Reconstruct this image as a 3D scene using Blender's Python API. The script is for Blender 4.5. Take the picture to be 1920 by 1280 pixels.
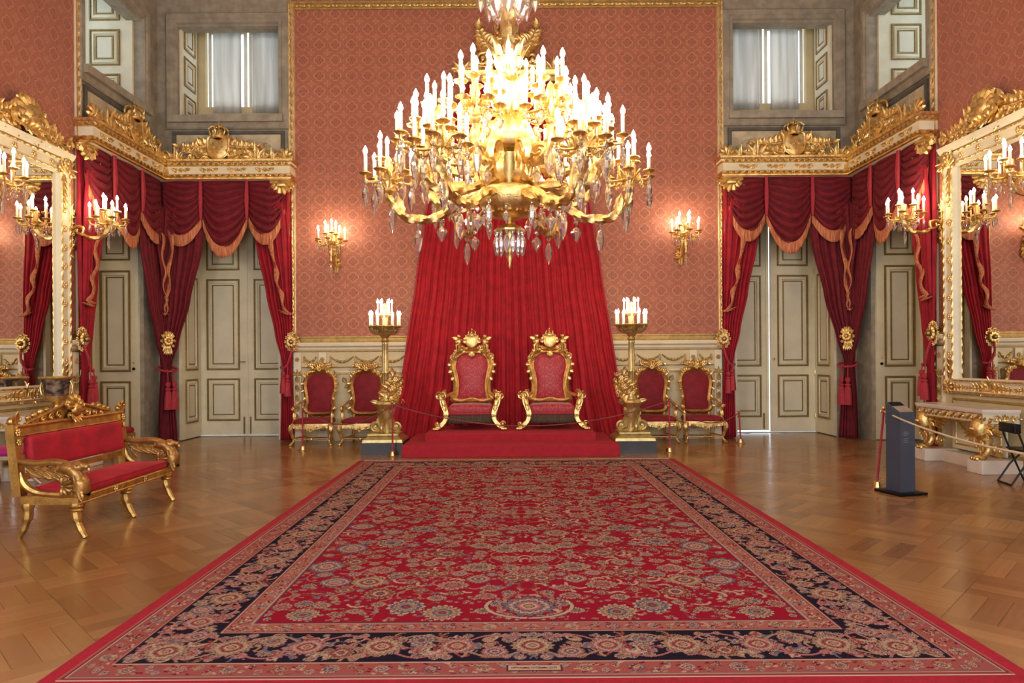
import bpy, math, random
import numpy as np
from mathutils import Matrix, Vector
from math import sin, cos, pi, sqrt, atan2

for _o in list(bpy.data.objects):
    bpy.data.objects.remove(_o)
RND = random.Random(11)
scene = bpy.context.scene
COL = scene.collection

# ------------------------------------------------------------------ camera
cam_d = bpy.data.cameras.new('camera')
cam_d.sensor_width = 36.0
cam_d.lens = 24.0
cam_d.shift_x = 8.0 / 1920.0
cam_d.shift_y = 32.0 / 1920.0
cam = bpy.data.objects.new('camera', cam_d)
cam.location = (0, 0, 1.65)
cam.rotation_euler = (pi / 2, 0.007, 0)
COL.objects.link(cam)
scene.camera = cam

# ------------------------------------------------------------------ world, daylight, exposure
world = bpy.data.worlds.new('world')
scene.world = world
world.use_nodes = True
_bg = world.node_tree.nodes['Background']
_bg.inputs['Color'].default_value = (0.74, 0.87, 1.0, 1)
_bg.inputs['Strength'].default_value = 3.4
scene.view_settings.view_transform = 'Standard'
scene.view_settings.look = 'None'
scene.view_settings.gamma = 1.0
scene.view_settings.use_curve_mapping = False
scene.view_settings.exposure = 0.0

def area_light(name, loc, rot, sx, sy, watts, colour):
    l = bpy.data.lights.new(name, 'AREA')
    l.shape = 'RECTANGLE'; l.size = sx; l.size_y = sy; l.energy = watts; l.color = colour
    o = bpy.data.objects.new(name, l); o.location = loc; o.rotation_euler = rot
    COL.objects.link(o); return o
# daylight through the three tall windows of the wall behind the photographer
FRONT_Y = -2.0
for wx in (-4.6, 0.0, 4.6):
    area_light('daylight_window', (wx, FRONT_Y - 0.3, 3.4), (pi / 2, 0, 0), 1.9, 4.6, 330.0, (0.90, 0.95, 1.0))

WARM = (1.0, 0.78, 0.52)
def bulb_light(name, loc, watts, radius=0.07, colour=WARM):
    l = bpy.data.lights.new(name, 'POINT')
    l.energy = watts; l.shadow_soft_size = radius; l.color = colour
    o = bpy.data.objects.new(name, l); o.location = loc
    COL.objects.link(o); return o

# ------------------------------------------------------------------ node expression helper
class X:
    """wraps a socket so that arithmetic builds math nodes"""
    def __init__(s, t, sock): s.t = t; s.s = sock
    def _op(s, op, *o):
        n = s.t.nodes.new('ShaderNodeMath'); n.operation = op
        for i, v in enumerate((s,) + o):
            if isinstance(v, X): s.t.links.new(v.s, n.inputs[i])
            else: n.inputs[i].default_value = v
        return X(s.t, n.outputs[0])
    def __add__(s, o): return s._op('ADD', o)
    def __sub__(s, o): return s._op('SUBTRACT', o)
    def __mul__(s, o): return s._op('MULTIPLY', o)
    def __truediv__(s, o): return s._op('DIVIDE', o)
    def mod(s): return s._op('FRACT')
    def abs(s): return s._op('ABSOLUTE')
    def sin(s): return s._op('SINE')
    def cos(s): return s._op('COSINE')
    def sqrt(s): return s._op('SQRT')
    def pow(s, e): return s._op('POWER', e)
    def atan2(s, o): return s._op('ARCTAN2', o)
    def max(s, o): return s._op('MAXIMUM', o)
    def min(s, o): return s._op('MINIMUM', o)
    def step(s, a, b):
        n = s.t.nodes.new('ShaderNodeMapRange'); n.interpolation_type = 'SMOOTHSTEP'
        s.t.links.new(s.s, n.inputs['Value'])
        n.inputs['From Min'].default_value = a; n.inputs['From Max'].default_value = b
        return X(s.t, n.outputs[0])
    def band(s, c, w):            # 1 near value c, 0 farther than w
        return (s - c).abs().step(w, w * 0.45)

def srgb(r, g, b):
    f = lambda c: (c / 255 / 12.92) if c / 255 <= 0.04045 else ((c / 255 + 0.055) / 1.055) ** 2.4
    return (f(r), f(g), f(b), 1)

MATS = {}
def new_mat(name):
    m = bpy.data.materials.new(name); m.use_nodes = True
    t = m.node_tree
    b = t.nodes['Principled BSDF']
    MATS[name] = m
    return m, t, b
def coords(t, kind='Object'):
    n = t.nodes.new('ShaderNodeTexCoord'); sp = t.nodes.new('ShaderNodeSeparateXYZ')
    t.links.new(n.outputs[kind], sp.inputs[0])
    return n.outputs[kind], X(t, sp.outputs[0]), X(t, sp.outputs[1]), X(t, sp.outputs[2])
def world_pos(t):
    n = t.nodes.new('ShaderNodeNewGeometry'); sp = t.nodes.new('ShaderNodeSeparateXYZ')
    t.links.new(n.outputs['Position'], sp.inputs[0])
    return n.outputs['Position'], X(t, sp.outputs[0]), X(t, sp.outputs[1]), X(t, sp.outputs[2])
def noise(t, vec, scale, detail=3.0, rough=0.55, stretch=None):
    if stretch:
        mp = t.nodes.new('ShaderNodeMapping'); mp.inputs['Scale'].default_value = stretch
        t.links.new(vec, mp.inputs[0]); vec = mp.outputs[0]
    n = t.nodes.new('ShaderNodeTexNoise')
    n.inputs['Scale'].default_value = scale; n.inputs['Detail'].default_value = detail
    n.inputs['Roughness'].default_value = rough
    t.links.new(vec, n.inputs['Vector'])
    return X(t, n.outputs[0])
def mix(t, fac, a, b):
    n = t.nodes.new('ShaderNodeMix'); n.data_type = 'RGBA'
    if isinstance(fac, X): t.links.new(fac.s, n.inputs[0])
    else: n.inputs[0].default_value = fac
    for i, c in ((6, a), (7, b)):
        if isinstance(c, tuple): n.inputs[i].default_value = c
        else: t.links.new(c, n.inputs[i])
    return n.outputs[2]
def bump(t, b, h, strength=0.3, dist=0.02):
    n = t.nodes.new('ShaderNodeBump'); n.inputs['Strength'].default_value = strength
    n.inputs['Distance'].default_value = dist
    t.links.new(h.s, n.inputs['Height']); t.links.new(n.outputs[0], b.inputs['Normal'])

def plain(name, c, rough=0.5, metal=0.0, var=0.12, nscale=6.0, bmp=0.0, bscale=40.0, sheen=0.0, coat=0.0, spec=None, stretch=None):
    """noise-varied principled material"""
    m, t, b = new_mat(name)
    v, x, y, z = coords(t)
    n = noise(t, v, nscale, 4.0, 0.6, stretch)
    lo = (c[0] * (1 - var), c[1] * (1 - var), c[2] * (1 - var), 1)
    hi = (min(1, c[0] * (1 + var)), min(1, c[1] * (1 + var)), min(1, c[2] * (1 + var)), 1)
    t.links.new(mix(t, n.step(0.3, 0.7), lo, hi), b.inputs['Base Color'])
    b.inputs['Roughness'].default_value = rough
    b.inputs['Metallic'].default_value = metal
    if bmp: bump(t, b, noise(t, v, bscale, 3.0, 0.6, stretch), bmp, 0.01)
    if sheen:
        b.inputs['Sheen Weight'].default_value = sheen
        b.inputs['Sheen Roughness'].default_value = 0.4
        b.inputs['Sheen Tint'].default_value = (min(1, c[0] * 2 + .25), min(1, c[1] + .12), min(1, c[2] + .12), 1)
    if coat:
        b.inputs['Coat Weight'].default_value = coat; b.inputs['Coat Roughness'].default_value = 0.15
    if spec is not None: b.inputs['Specular IOR Level'].default_value = spec
    return m

plain('gold', (0.76, 0.54, 0.22), 0.36, 1.0, 0.26, 14, 0.5, 45)
plain('gold_bright', (0.86, 0.63, 0.28), 0.36, 1.0, 0.18, 14, 0.3, 55)
plain('gold_dull', (0.50, 0.34, 0.12), 0.55, 0.65, 0.2, 12, 0.2, 60)
plain('gold_olive', (0.62, 0.50, 0.22), 0.42, 0.9, 0.2, 10, 0.2, 50)
plain('gold_antique', (0.60, 0.38, 0.12), 0.38, 0.95, 0.22, 9, 0.3, 45)
plain('wood_gilt', (0.40, 0.21, 0.06), 0.34, 0.7, 0.25, 9, 0.3, 45)
plain('silver', (0.75, 0.78, 0.82), 0.3, 1.0, 0.1)
plain('cream', srgb(206, 190, 148), 0.5, 0, 0.06, 3, 0.1, 30)
plain('cream_white', srgb(226, 216, 186), 0.45, 0, 0.05, 3, 0.1, 30)
plain('door_paint', srgb(224, 215, 184), 0.45, 0, 0.07, 2.5, 0.15, 25)
plain('panel_paint', srgb(218, 211, 184), 0.5, 0, 0.05, 2.5, 0.1, 25)
plain('gilt_line', srgb(140, 114, 60), 0.5, 0.35, 0.2, 20)
plain('stone', srgb(152, 142, 124), 0.75, 0, 0.2, 5, 0.35, 35)
plain('stone_panel', srgb(188, 174, 144), 0.75, 0, 0.28, 3.5, 0.35, 22)
plain('stone_dark', srgb(92, 88, 78), 0.8, 0, 0.2, 5, 0.3, 30)
plain('marble_grey', srgb(176, 170, 160), 0.4, 0, 0.14, 4, 0.1, 30)
plain('marble_white', srgb(222, 210, 196), 0.22, 0, 0.06, 4)
plain('ceiling_plaster', srgb(228, 214, 186), 0.8, 0, 0.04, 2)
plain('velvet', srgb(152, 8, 32), 0.8, 0, 0.2, 7, 0.25, 90, sheen=0.22)
plain('velvet_dark', srgb(108, 6, 24), 0.8, 0, 0.25, 9, 0.3, 110, sheen=0.16)
plain('velvet_drape', srgb(168, 14, 32), 0.8, 0, 0.18, 6, 0.2, 90, sheen=0.2)
plain('velvet_sofa', srgb(168, 12, 38), 0.75, 0, 0.25, 5, 0.2, 80, sheen=0.35)
plain('velvet_chair', srgb(126, 10, 28), 0.75, 0, 0.2, 9, 0.2, 80, sheen=0.25)
plain('cord_red', srgb(168, 44, 56), 0.7, 0, 0.15, 30, 0.3, 120)
plain('carpet_red', srgb(172, 34, 48), 0.95, 0, 0.1, 14, 0.3, 160)
plain('fringe_dark', srgb(84, 66, 50), 0.8, 0, 0.25, 40, 0.4, 200, stretch=(1, 1, 0.1))
plain('black_stone', srgb(46, 40, 36), 0.35, 0, 0.2, 8)
plain('black_metal', srgb(22, 22, 24), 0.4, 0.6, 0.1)
plain('kiosk_blue', srgb(66, 74, 90), 0.42, 0.1, 0.06, 3)
plain('kiosk_top', srgb(150, 136, 116), 0.4, 0, 0.08, 8)
plain('print_grey', srgb(120, 120, 118), 0.6)
plain('magenta_silk', srgb(170, 30, 120), 0.5, 0, 0.15, 12, sheen=0.5)
plain('brass', (0.72, 0.52, 0.22), 0.3, 1.0, 0.1)
plain('rope_white', srgb(226, 210, 180), 0.8, 0, 0.1, 60, 0.4, 200)
plain('rope_dull', srgb(132, 70, 62), 0.8, 0, 0.1, 60, 0.4, 200)
plain('wax', srgb(250, 240, 216), 0.5, 0, 0.02)
MATS['wax'].node_tree.nodes['Principled BSDF'].inputs['Subsurface Weight'].default_value = 0.15
plain('window_white', srgb(214, 208, 190), 0.5, 0, 0.06, 4)
plain('floor_joint', srgb(104, 70, 40), 0.5)
plain('rug_binding', srgb(164, 8, 38), 0.95, 0, 0.12, 30, 0.3, 200)
plain('rug_fringe', srgb(214, 190, 170), 0.9, 0, 0.12, 60, 0.4, 200)
plain('wick_metal', srgb(90, 80, 60), 0.5)

# fringe with strands
m, t, b = new_mat('fringe')
v, x, y, z = coords(t)
n = noise(t, v, 90, 2, 0.5, (1, 1, 0.04))
t.links.new(mix(t, n.step(0.35, 0.65), srgb(160, 84, 52), srgb(220, 140, 96)), b.inputs['Base Color'])
b.inputs['Roughness'].default_value = 0.75
bump(t, b, n, 0.7, 0.02)

# bulbs
m, t, b = new_mat('flame')
t.nodes.remove(b)
e = t.nodes.new('ShaderNodeEmission')
e.inputs['Color'].default_value = (1.0, 0.82, 0.58, 1); e.inputs['Strength'].default_value = 95.0
t.links.new(e.outputs[0], t.nodes['Material Output'].inputs[0])
m.cycles.emission_sampling = 'FRONT'

# crystal
m, t, b = new_mat('crystal')
b.inputs['Base Color'].default_value = (0.98, 0.99, 1, 1); b.inputs['Roughness'].default_value = 0.03
b.inputs['Transmission Weight'].default_value = 0.92; b.inputs['IOR'].default_value = 1.5

# mirror
m, t, b = new_mat('mirror_glass')
b.inputs['Base Color'].default_value = (0.86, 0.86, 0.84, 1); b.inputs['Metallic'].default_value = 1; b.inputs['Roughness'].default_value = 0.012

m, t, b = new_mat('window_glass')
b.inputs['Base Color'].default_value = (0.95, 0.98, 1, 1); b.inputs['Roughness'].default_value = 0.0
b.inputs['Transmission Weight'].default_value = 1.0; b.inputs['IOR'].default_value = 1.02

# roller blind: translucent
m, t, b = new_mat('blind_cloth')
v, x, y, z = coords(t)
n = noise(t, v, 5, 3, 0.5, (1, 1, 0.06))
tr = t.nodes.new('ShaderNodeBsdfTranslucent'); di = t.nodes.new('ShaderNodeBsdfDiffuse'); ms = t.nodes.new('ShaderNodeMixShader')
c = mix(t, n.step(0.35, 0.65), srgb(212, 208, 200), srgb(236, 233, 226))
t.links.new(c, tr.inputs[0]); t.links.new(c, di.inputs[0]); ms.inputs[0].default_value = 0.5
t.links.new(di.outputs[0], ms.inputs[1]); t.links.new(tr.outputs[0], ms.inputs[2])
t.links.new(ms.outputs[0], t.nodes['Material Output'].inputs[0])

# salmon silk damask on the walls: lattice of scalloped medallions with small stars between
def damask(name, axis, ground, line, dark, px=0.3325, pz=0.318):
    m, t, b = new_mat(name)
    v, x, y, z = world_pos(t)
    u = (x if axis == 'x' else y) / px
    w = z / pz
    fu = u.mod() - 0.5; fw = w.mod() - 0.5
    r = (fu * fu + fw * fw).sqrt()
    th = fw.atan2(fu)
    d = (fu.abs() + fw.abs()) * 0.62 + r * 0.38
    edge = d + (th * 8.0).cos() * 0.022 + (th * 4.0).cos() * -0.012
    ring = edge.band(0.345, 0.035)
    ring2 = edge.band(0.27, 0.018) * 0.55
    flower = (r + (th * 6.0).cos() * 0.045).step(0.15, 0.12) * ((r + (th * 6.0).cos() * 0.045).step(0.07, 0.09)) * 0.45
    gu = (u + 0.5).mod() - 0.5; gw = (w + 0.5).mod() - 0.5
    gr = (gu * gu + gw * gw).sqrt(); gt = gw.atan2(gu)
    star = (gr + (gt * 4.0).cos() * -0.06).step(0.19, 0.15) * 0.6
    sd = (gr).band(0.07, 0.03) * 0.5
    fine = noise(t, v, 26, 3, 0.6)
    inner = edge.step(0.34, 0.30)
    leafy = (fine.band(0.5, 0.05)) * 0.35
    lines = (ring.max(ring2)).max(flower).max(star - sd).max(leafy)
    base = mix(t, inner * 0.55 + fine.step(0.4, 0.7) * 0.25, ground, dark)
    col = mix(t, lines, base, line)
    big = noise(t, v, 0.7, 2, 0.5)
    t.links.new(mix(t, big.step(0.3, 0.75) * 0.22, col, dark), b.inputs['Base Color'])
    b.inputs['Roughness'].default_value = 0.6
    b.inputs['Sheen Weight'].default_value = 0.15
    bump(t, b, lines, 0.12, 0.006)
    return m
damask('damask_x', 'x', srgb(166, 96, 72), srgb(202, 140, 112), srgb(132, 68, 50))
damask('damask_y', 'y', srgb(166, 96, 72), srgb(198, 134, 106), srgb(136, 70, 52))

# crimson brocade on the thrones
m, t, b = new_mat('brocade')
v, x, y, z = coords(t)
ax = x.abs()
n = noise(t, v, 9.0, 2, 0.5)
q = ((ax * 46.0).sin() + (z * 36.0 + (ax * 30.0).cos() * 1.8).sin() + (n - 0.5) * 1.6)
f = q.band(0.55, 0.42)
t.links.new(mix(t, f, srgb(164, 26, 42), srgb(190, 72, 72)), b.inputs['Base Color'])
b.inputs['Roughness'].default_value = 0.5; b.inputs['Sheen Weight'].default_value = 0.3

# oak parquet, tint per plank
m, t, b = new_mat('parquet')
at = t.nodes.new('ShaderNodeAttribute'); at.attribute_name = 'tint'
sp = t.nodes.new('ShaderNodeSeparateColor'); t.links.new(at.outputs['Color'], sp.inputs[0])
tint = X(t, sp.outputs[0]); dirn = X(t, sp.outputs[1])
v, x, y, z = world_pos(t)
ga = (x + y) * 0.7071; gb = (x - y) * 0.7071
def _grain(a, bb):
    cb = t.nodes.new('ShaderNodeCombineXYZ')
    t.links.new((a * 1.6).s, cb.inputs[0]); t.links.new((bb * 38.0).s, cb.inputs[1]); t.links.new((tint * 30.0).s, cb.inputs[2])
    return noise(t, cb.outputs[0], 1.0, 4, 0.6)
g = _grain(ga, gb) * dirn + _grain(gb, ga) * (dirn * -1.0 + 1.0)
c1 = mix(t, tint, srgb(106, 66, 33), srgb(186, 138, 86))
c2 = mix(t, g.step(0.25, 0.75) * 0.55, c1, srgb(150, 102, 56))
t.links.new(c2, b.inputs['Base Color'])
big = noise(t, v, 1.3, 3, 0.6)
rg = g * 0.08 + big * 0.14 + 0.09
t.links.new(rg.s, b.inputs['Roughness'])
b.inputs['Specular IOR Level'].default_value = 0.6
bump(t, b, g, 0.05, 0.004)

# rug: woven colours held per vertex
m, t, b = new_mat('rug_weave')
at = t.nodes.new('ShaderNodeAttribute'); at.attribute_name = 'weave'
v, x, y, z = world_pos(t)
fz = noise(t, v, 160, 2, 0.6)
t.links.new(mix(t, fz.step(0.3, 0.8) * 0.1, at.outputs['Color'], srgb(110, 60, 60)), b.inputs['Base Color'])
b.inputs['Roughness'].default_value = 1.0; b.inputs['Specular IOR Level'].default_value = 0.05
bump(t, b, fz, 0.3, 0.004)

# painted porcelain band of the vases
m, t, b = new_mat('painted_vase')
v, x, y, z = coords(t)
n1 = noise(t, v, 9, 4, 0.6); n2 = noise(t, v, 16, 3, 0.6)
c = mix(t, n1.step(0.42, 0.6), srgb(44, 44, 48), srgb(140, 120, 96))
t.links.new(mix(t, n2.step(0.56, 0.66), c, srgb(150, 66, 52)), b.inputs['Base Color'])
b.inputs['Roughness'].default_value = 0.2

# ------------------------------------------------------------------ mesh builder
def cr(pts, k=6, closed=False):
    """Catmull-Rom smoothing of a polyline of tuples"""
    P = [Vector(p) for p in pts]; n = len(P); out = []
    rng = range(n if closed else n - 1)
    for i in rng:
        if closed: a, b, c, d = P[(i - 1) % n], P[i], P[(i + 1) % n], P[(i + 2) % n]
        else: a, b, c, d = P[max(i - 1, 0)], P[i], P[i + 1], P[min(i + 2, n - 1)]
        for j in range(k):
            t = j / k
            out.append(0.5 * ((2 * b) + (c - a) * t + (2 * a - 5 * b + 4 * c - d) * t * t + (3 * b - a - 3 * c + d) * t ** 3))
    if not closed: out.append(P[-1])
    return out
def interp(tab, t):
    if t <= tab[0][0]: return tab[0][1:]
    for a, b in zip(tab, tab[1:]):
        if t <= b[0]:
            k = (t - a[0]) / (b[0] - a[0]); k = k * k * (3 - 2 * k) * 0.5 + k * 0.5
            return tuple(p + (q - p) * k for p, q in zip(a[1:], b[1:]))
    return tab[-1][1:]

class MB:
    def __init__(s, M=None):
        s.v = []; s.f = []; s.M = M
    def add(s, vs, fs):
        o = len(s.v)
        if s.M is not None: vs = [s.M @ Vector(p) for p in vs]
        s.v.extend([tuple(p) for p in vs]); s.f.extend([tuple(i + o for i in f) for f in fs])
        return s
    def box(s, x0, x1, y0, y1, z0, z1):
        return s.add([(x0, y0, z0), (x1, y0, z0), (x1, y1, z0), (x0, y1, z0), (x0, y0, z1), (x1, y0, z1), (x1, y1, z1), (x0, y1, z1)],
                     [(3, 2, 1, 0), (4, 5, 6, 7), (0, 1, 5, 4), (1, 2, 6, 5), (2, 3, 7, 6), (3, 0, 4, 7)])
    def taper(s, x, y, z0, z1, a0, b0, a1, b1):
        """four-sided block, half sizes a,b at bottom and top"""
        return s.add([(x - a0, y - b0, z0), (x + a0, y - b0, z0), (x + a0, y + b0, z0), (x - a0, y + b0, z0),
                      (x - a1, y - b1, z1), (x + a1, y - b1, z1), (x + a1, y + b1, z1), (x - a1, y + b1, z1)],
                     [(3, 2, 1, 0), (4, 5, 6, 7), (0, 1, 5, 4), (1, 2, 6, 5), (2, 3, 7, 6), (3, 0, 4, 7)])
    def rbox(s, x0, x1, y0, y1, z0, z1, r, n=5, crown=0.0):
        """rounded block (cushion); crown swells the top"""
        c = ((x0 + x1) / 2, (y0 + y1) / 2, (z0 + z1) / 2); h = ((x1 - x0) / 2, (y1 - y0) / 2, (z1 - z0) / 2)
        r = min(r, *h)
        def ax(hh):
            inner = hh - r
            a = [-hh, -hh + r * 0.15, -hh + r * 0.5]; k = 4
            b = [-inner + 2 * inner * i / k for i in range(k + 1)] if inner > 1e-6 else [0]
            return a + b + [-q for q in reversed(a)]
        A = [ax(q) for q in h]
        def fix(p):
            inn = [max(-(h[i] - r), min(h[i] - r, p[i])) for i in range(3)]
            d = Vector([p[i] - inn[i] for i in range(3)])
            if d.length > 1e-9: d = d.normalized() * r
            q = [c[i] + inn[i] + d[i] for i in range(3)]
            if crown and p[2] > 0: q[2] += crown * (1 - (p[0] / h[0]) ** 2) * (1 - (p[1] / h[1]) ** 2)
            return q
        for a, b2, w in ((0, 1, 2), (1, 2, 0), (2, 0, 1)):
            for sg in (-1, 1):
                vs = []; fs = []; na, nb = len(A[a]), len(A[b2])
                for i in range(na):
                    for j in range(nb):
                        p = [0, 0, 0]; p[a] = A[a][i]; p[b2] = A[b2][j]; p[w] = sg * h[w]
                        vs.append(fix(p))
                for i in range(na - 1):
                    for j in range(nb - 1):
                        q = (i * nb + j, (i + 1) * nb + j, (i + 1) * nb + j + 1, i * nb + j + 1)
                        fs.append(q if sg > 0 else q[::-1])
                s.add(vs, fs)
        return s
    def tube(s, pts, r, n=8, closed=False, lobes=0, twist=0.0, depth=0.2, flat=1.0, up=None):
        P = [Vector(p) for p in pts]; m = len(P)
        rr = r if isinstance(r, (list, tuple)) else [r] * m
        if len(rr) != m: rr = [rr[0] + (rr[-1] - rr[0]) * i / (m - 1) for i in range(m)] if len(rr) == 2 else [rr[int(i * (len(rr) - 1) / (m - 1) + .5)] for i in range(m)]
        T = []
        for i in range(m):
            a = P[(i - 1) % m] if closed or i else P[0]; b = P[(i + 1) % m] if closed or i < m - 1 else P[-1]
            d = b - a; T.append(d.normalized() if d.length > 1e-9 else Vector((0, 0, 1)))
        N = Vector(up) if up else (Vector((0, 1, 0)) if abs(T[0].y) < 0.8 else Vector((1, 0, 0)))
        vs = []; L = 0
        for i in range(m):
            N = Vector(up) if up else N
            N = N - T[i] * N.dot(T[i])
            N = N.normalized() if N.length > 1e-6 else T[i].orthogonal().normalized()
            B = T[i].cross(N)
            if i: L += (P[i] - P[i - 1]).length
            for j in range(n):
                a = 2 * pi * j / n
                q = rr[i] * (1 + (depth * cos(lobes * a + twist * L) if lobes else 0))
                vs.append(P[i] + N * cos(a) * q * flat + B * sin(a) * q)
        fs = []
        for i in range(m if closed else m - 1):
            k = (i + 1) % m
            for j in range(n):
                l = (j + 1) % n
                fs.append((i * n + j, i * n + l, k * n + l, k * n + j))
        if not closed:
            fs.append(tuple(range(n))[::-1]); fs.append(tuple((m - 1) * n + j for j in range(n)))
        return s.add(vs, fs)
    def lathe(s, prof, c=(0, 0, 0), n=20, axis='z', lobes=0, depth=0.1, a0=0.0, twist=0.0):
        vs = []; fs = []; m = len(prof)
        for i, (r, h) in enumerate(prof):
            for j in range(n):
                a = 2 * pi * j / n + a0
                q = r * (1 + depth * cos(lobes * a + twist * h)) if lobes else r
                if axis == 'z': vs.append((c[0] + q * cos(a), c[1] + q * sin(a), c[2] + h))
                else: vs.append((c[0] + q * cos(a), c[1] - h, c[2] + q * sin(a)))
        for i in range(m - 1):
            for j in range(n):
                l = (j + 1) % n
                fs.append((i * n + j, i * n + l, (i + 1) * n + l, (i + 1) * n + j))
        if prof[0][0] > 1e-6: fs.append(tuple(range(n))[::-1])
        if prof[-1][0] > 1e-6: fs.append(tuple((m - 1) * n + j for j in range(n)))
        return s.add(vs, fs)
    def ball(s, c, r, n=8, m=6, rx=1, ry=1, rz=1):
        vs = []; fs = []
        for i in range(m + 1):
            p = pi * i / m
            for j in range(n):
                a = 2 * pi * j / n
                vs.append((c[0] + r * rx * sin(p) * cos(a), c[1] + r * ry * sin(p) * sin(a), c[2] - r * rz * cos(p)))
        for i in range(m):
            for j in range(n):
                l = (j + 1) % n
                fs.append((i * n + j, i * n + l, (i + 1) * n + l, (i + 1) * n + j))
        return s.add(vs, fs)
    def prism(s, pts, y0, y1):
        """outline in the x,z plane extruded from y0 (front) to y1"""
        n = len(pts)
        vs = [(p[0], y0, p[1]) for p in pts] + [(p[0], y1, p[1]) for p in pts]
        fs = [tuple(range(n)), tuple(range(2 * n - 1, n - 1, -1))]
        for i in range(n):
            k = (i + 1) % n; fs.append((i, i + n, k + n, k))
        return s.add(vs, fs)
    def prismz(s, pts, z0, z1):
        n = len(pts)
        vs = [(p[0], p[1], z0) for p in pts] + [(p[0], p[1], z1) for p in pts]
        fs = [tuple(range(n))[::-1], tuple(range(n, 2 * n))]
        for i in range(n):
            k = (i + 1) % n; fs.append((i, k, k + n, i + n))
        return s.add(vs, fs)
    def grid(s, fn, nu, nv):
        vs = [fn(i / nu, j / nv) for j in range(nv + 1) for i in range(nu + 1)]
        fs = [(j * (nu + 1) + i, j * (nu + 1) + i + 1, (j + 1) * (nu + 1) + i + 1, (j + 1) * (nu + 1) + i) for j in range(nv) for i in range(nu)]
        return s.add(vs, fs)
    def fill(s, outline, y, bulge, back=0.03, rings=6):
        """padded panel inside an outline (x,z) closed; swells towards -y"""
        n = len(outline); cx = sum(p[0] for p in outline) / n; cz = sum(p[1] for p in outline) / n
        vs = []; fs = []
        for i in range(rings):
            k = 1 - i / rings
            for p in outline: vs.append((cx + (p[0] - cx) * k, y - bulge * (1 - k ** 3), cz + (p[1] - cz) * k))
        vs.append((cx, y - bulge, cz)); ce = len(vs) - 1
        for i in range(rings - 1):
            for j in range(n):
                l = (j + 1) % n; fs.append((i * n + j, i * n + l, (i + 1) * n + l, (i + 1) * n + j))
        for j in range(n): fs.append(((rings - 1) * n + j, (rings - 1) * n + (j + 1) % n, ce))
        o = len(vs); vs += [(p[0], y + back, p[1]) for p in outline]
        for j in range(n): fs.append((j, o + j, o + (j + 1) % n, (j + 1) % n))
        fs.append(tuple(o + j for j in range(n))[::-1])
        return s.add(vs, fs)
    def frame(s, x0, z0, x1, z1, prof, y=0.0):
        """mitred rectangular moulding; prof = (inset, proud) closed loop"""
        vs = []; n = len(prof)
        for (sx, sz, bx, bz) in ((1, 1, x0, z0), (-1, 1, x1, z0), (-1, -1, x1, z1), (1, -1, x0, z1)):
            for (i, h) in prof: vs.append((bx + sx * i, y - h, bz + sz * i))
        fs = []
        for c in range(4):
            d = (c + 1) % 4
            for j in range(n):
                l = (j + 1) % n; fs.append((c * n + j, d * n + j, d * n + l, c * n + l))
        return s.add(vs, fs)
    def sweep(s, path, prof, closed=False):
        """profile (out, z) swept along an x,y path; out is to the right of travel; mitred"""
        m = len(path); n = len(prof); vs = []
        for i in range(m):
            p = Vector(path[i]).to_2d()
            a = Vector(path[(i - 1) % m]).to_2d() if closed or i else None
            b = Vector(path[(i + 1) % m]).to_2d() if closed or i < m - 1 else None
            ns = []
            if a is not None: d = (p - a).normalized(); ns.append(Vector((d.y, -d.x)))
            if b is not None: d = (b - p).normalized(); ns.append(Vector((d.y, -d.x)))
            if len(ns) == 2:
                q = ns[0] + ns[1]; q = q / max(1e-6, q.dot(ns[0]))
            else: q = ns[0]
            for (o, z) in prof: vs.append((p.x + q.x * o, p.y + q.y * o, z))
        fs = []
        for i in range(m if closed else m - 1):
            k = (i + 1) % m
            for j in range(n):
                l = (j + 1) % n; fs.append((i * n + j, k * n + j, k * n + l, i * n + l))
        if not closed:
            fs.append(tuple(range(n))); fs.append(tuple((m - 1) * n + j for j in range(n))[::-1])
        return s.add(vs, fs)
    # ---- carved ornament, all in the x,z plane at depth y, proud towards -y
    def leaf(s, x, z, a, L, W, y=0.0, out=0.45, curl=0.25, bend=0.0, n=7, lob=3):
        vs = []; fs = []; px, pz = x, z
        S = (-1, -0.5, 0, 0.5, 1)
        for i in range(n + 1):
            t = i / n; aa = a + bend * t
            if i: px += cos(aa) * L / n; pz += sin(aa) * L / n
            h = W * max(0.02, sin(pi * (0.12 + 0.88 * t)) ** 0.7) * (1 + 0.24 * cos(2 * pi * lob * t)) if t < 1 else W * 0.05
            nx, nz = -sin(aa), cos(aa)
            for q in S:
                w = out * W * (1 - abs(q) ** 2 * 0.8) * (0.55 if q == 0 else 1.0) + curl * L * t * t
                vs.append((px + nx * q * h, y - w, pz + nz * q * h))
            vs.append((px, y - curl * L * t * t + 0.1 * W, pz))
        k = 6
        for i in range(n):
            for j in range(k):
                l = (j + 1) % k; fs.append((i * k + j, (i + 1) * k + j, (i + 1) * k + l, i * k + l))
        fs.append(tuple(n * k + j for j in range(k)))
        fs.append(tuple(range(k))[::-1])
        return s.add(vs, fs)
    def scroll(s, x, z, r, a0, turns, th, d=1, y=0.0, n=22, tail=None):
        pts = []; rad = []
        if tail:
            pts.append((tail[0], y - th * 0.6, tail[1])); rad.append(th * 0.8)
        for i in range(n + 1):
            t = i / n; q = r * (1 - 0.86 * t); a = a0 + d * 2 * pi * turns * t
            pts.append((x + q * cos(a), y - th * 0.6 - th * 0.5 * t, z + q * sin(a))); rad.append(th * (1 - 0.45 * t))
        s.tube(pts, rad, 6)
        return s.ball((x, y - th * 0.8, z), th * 1.1, 6, 4)
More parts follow.
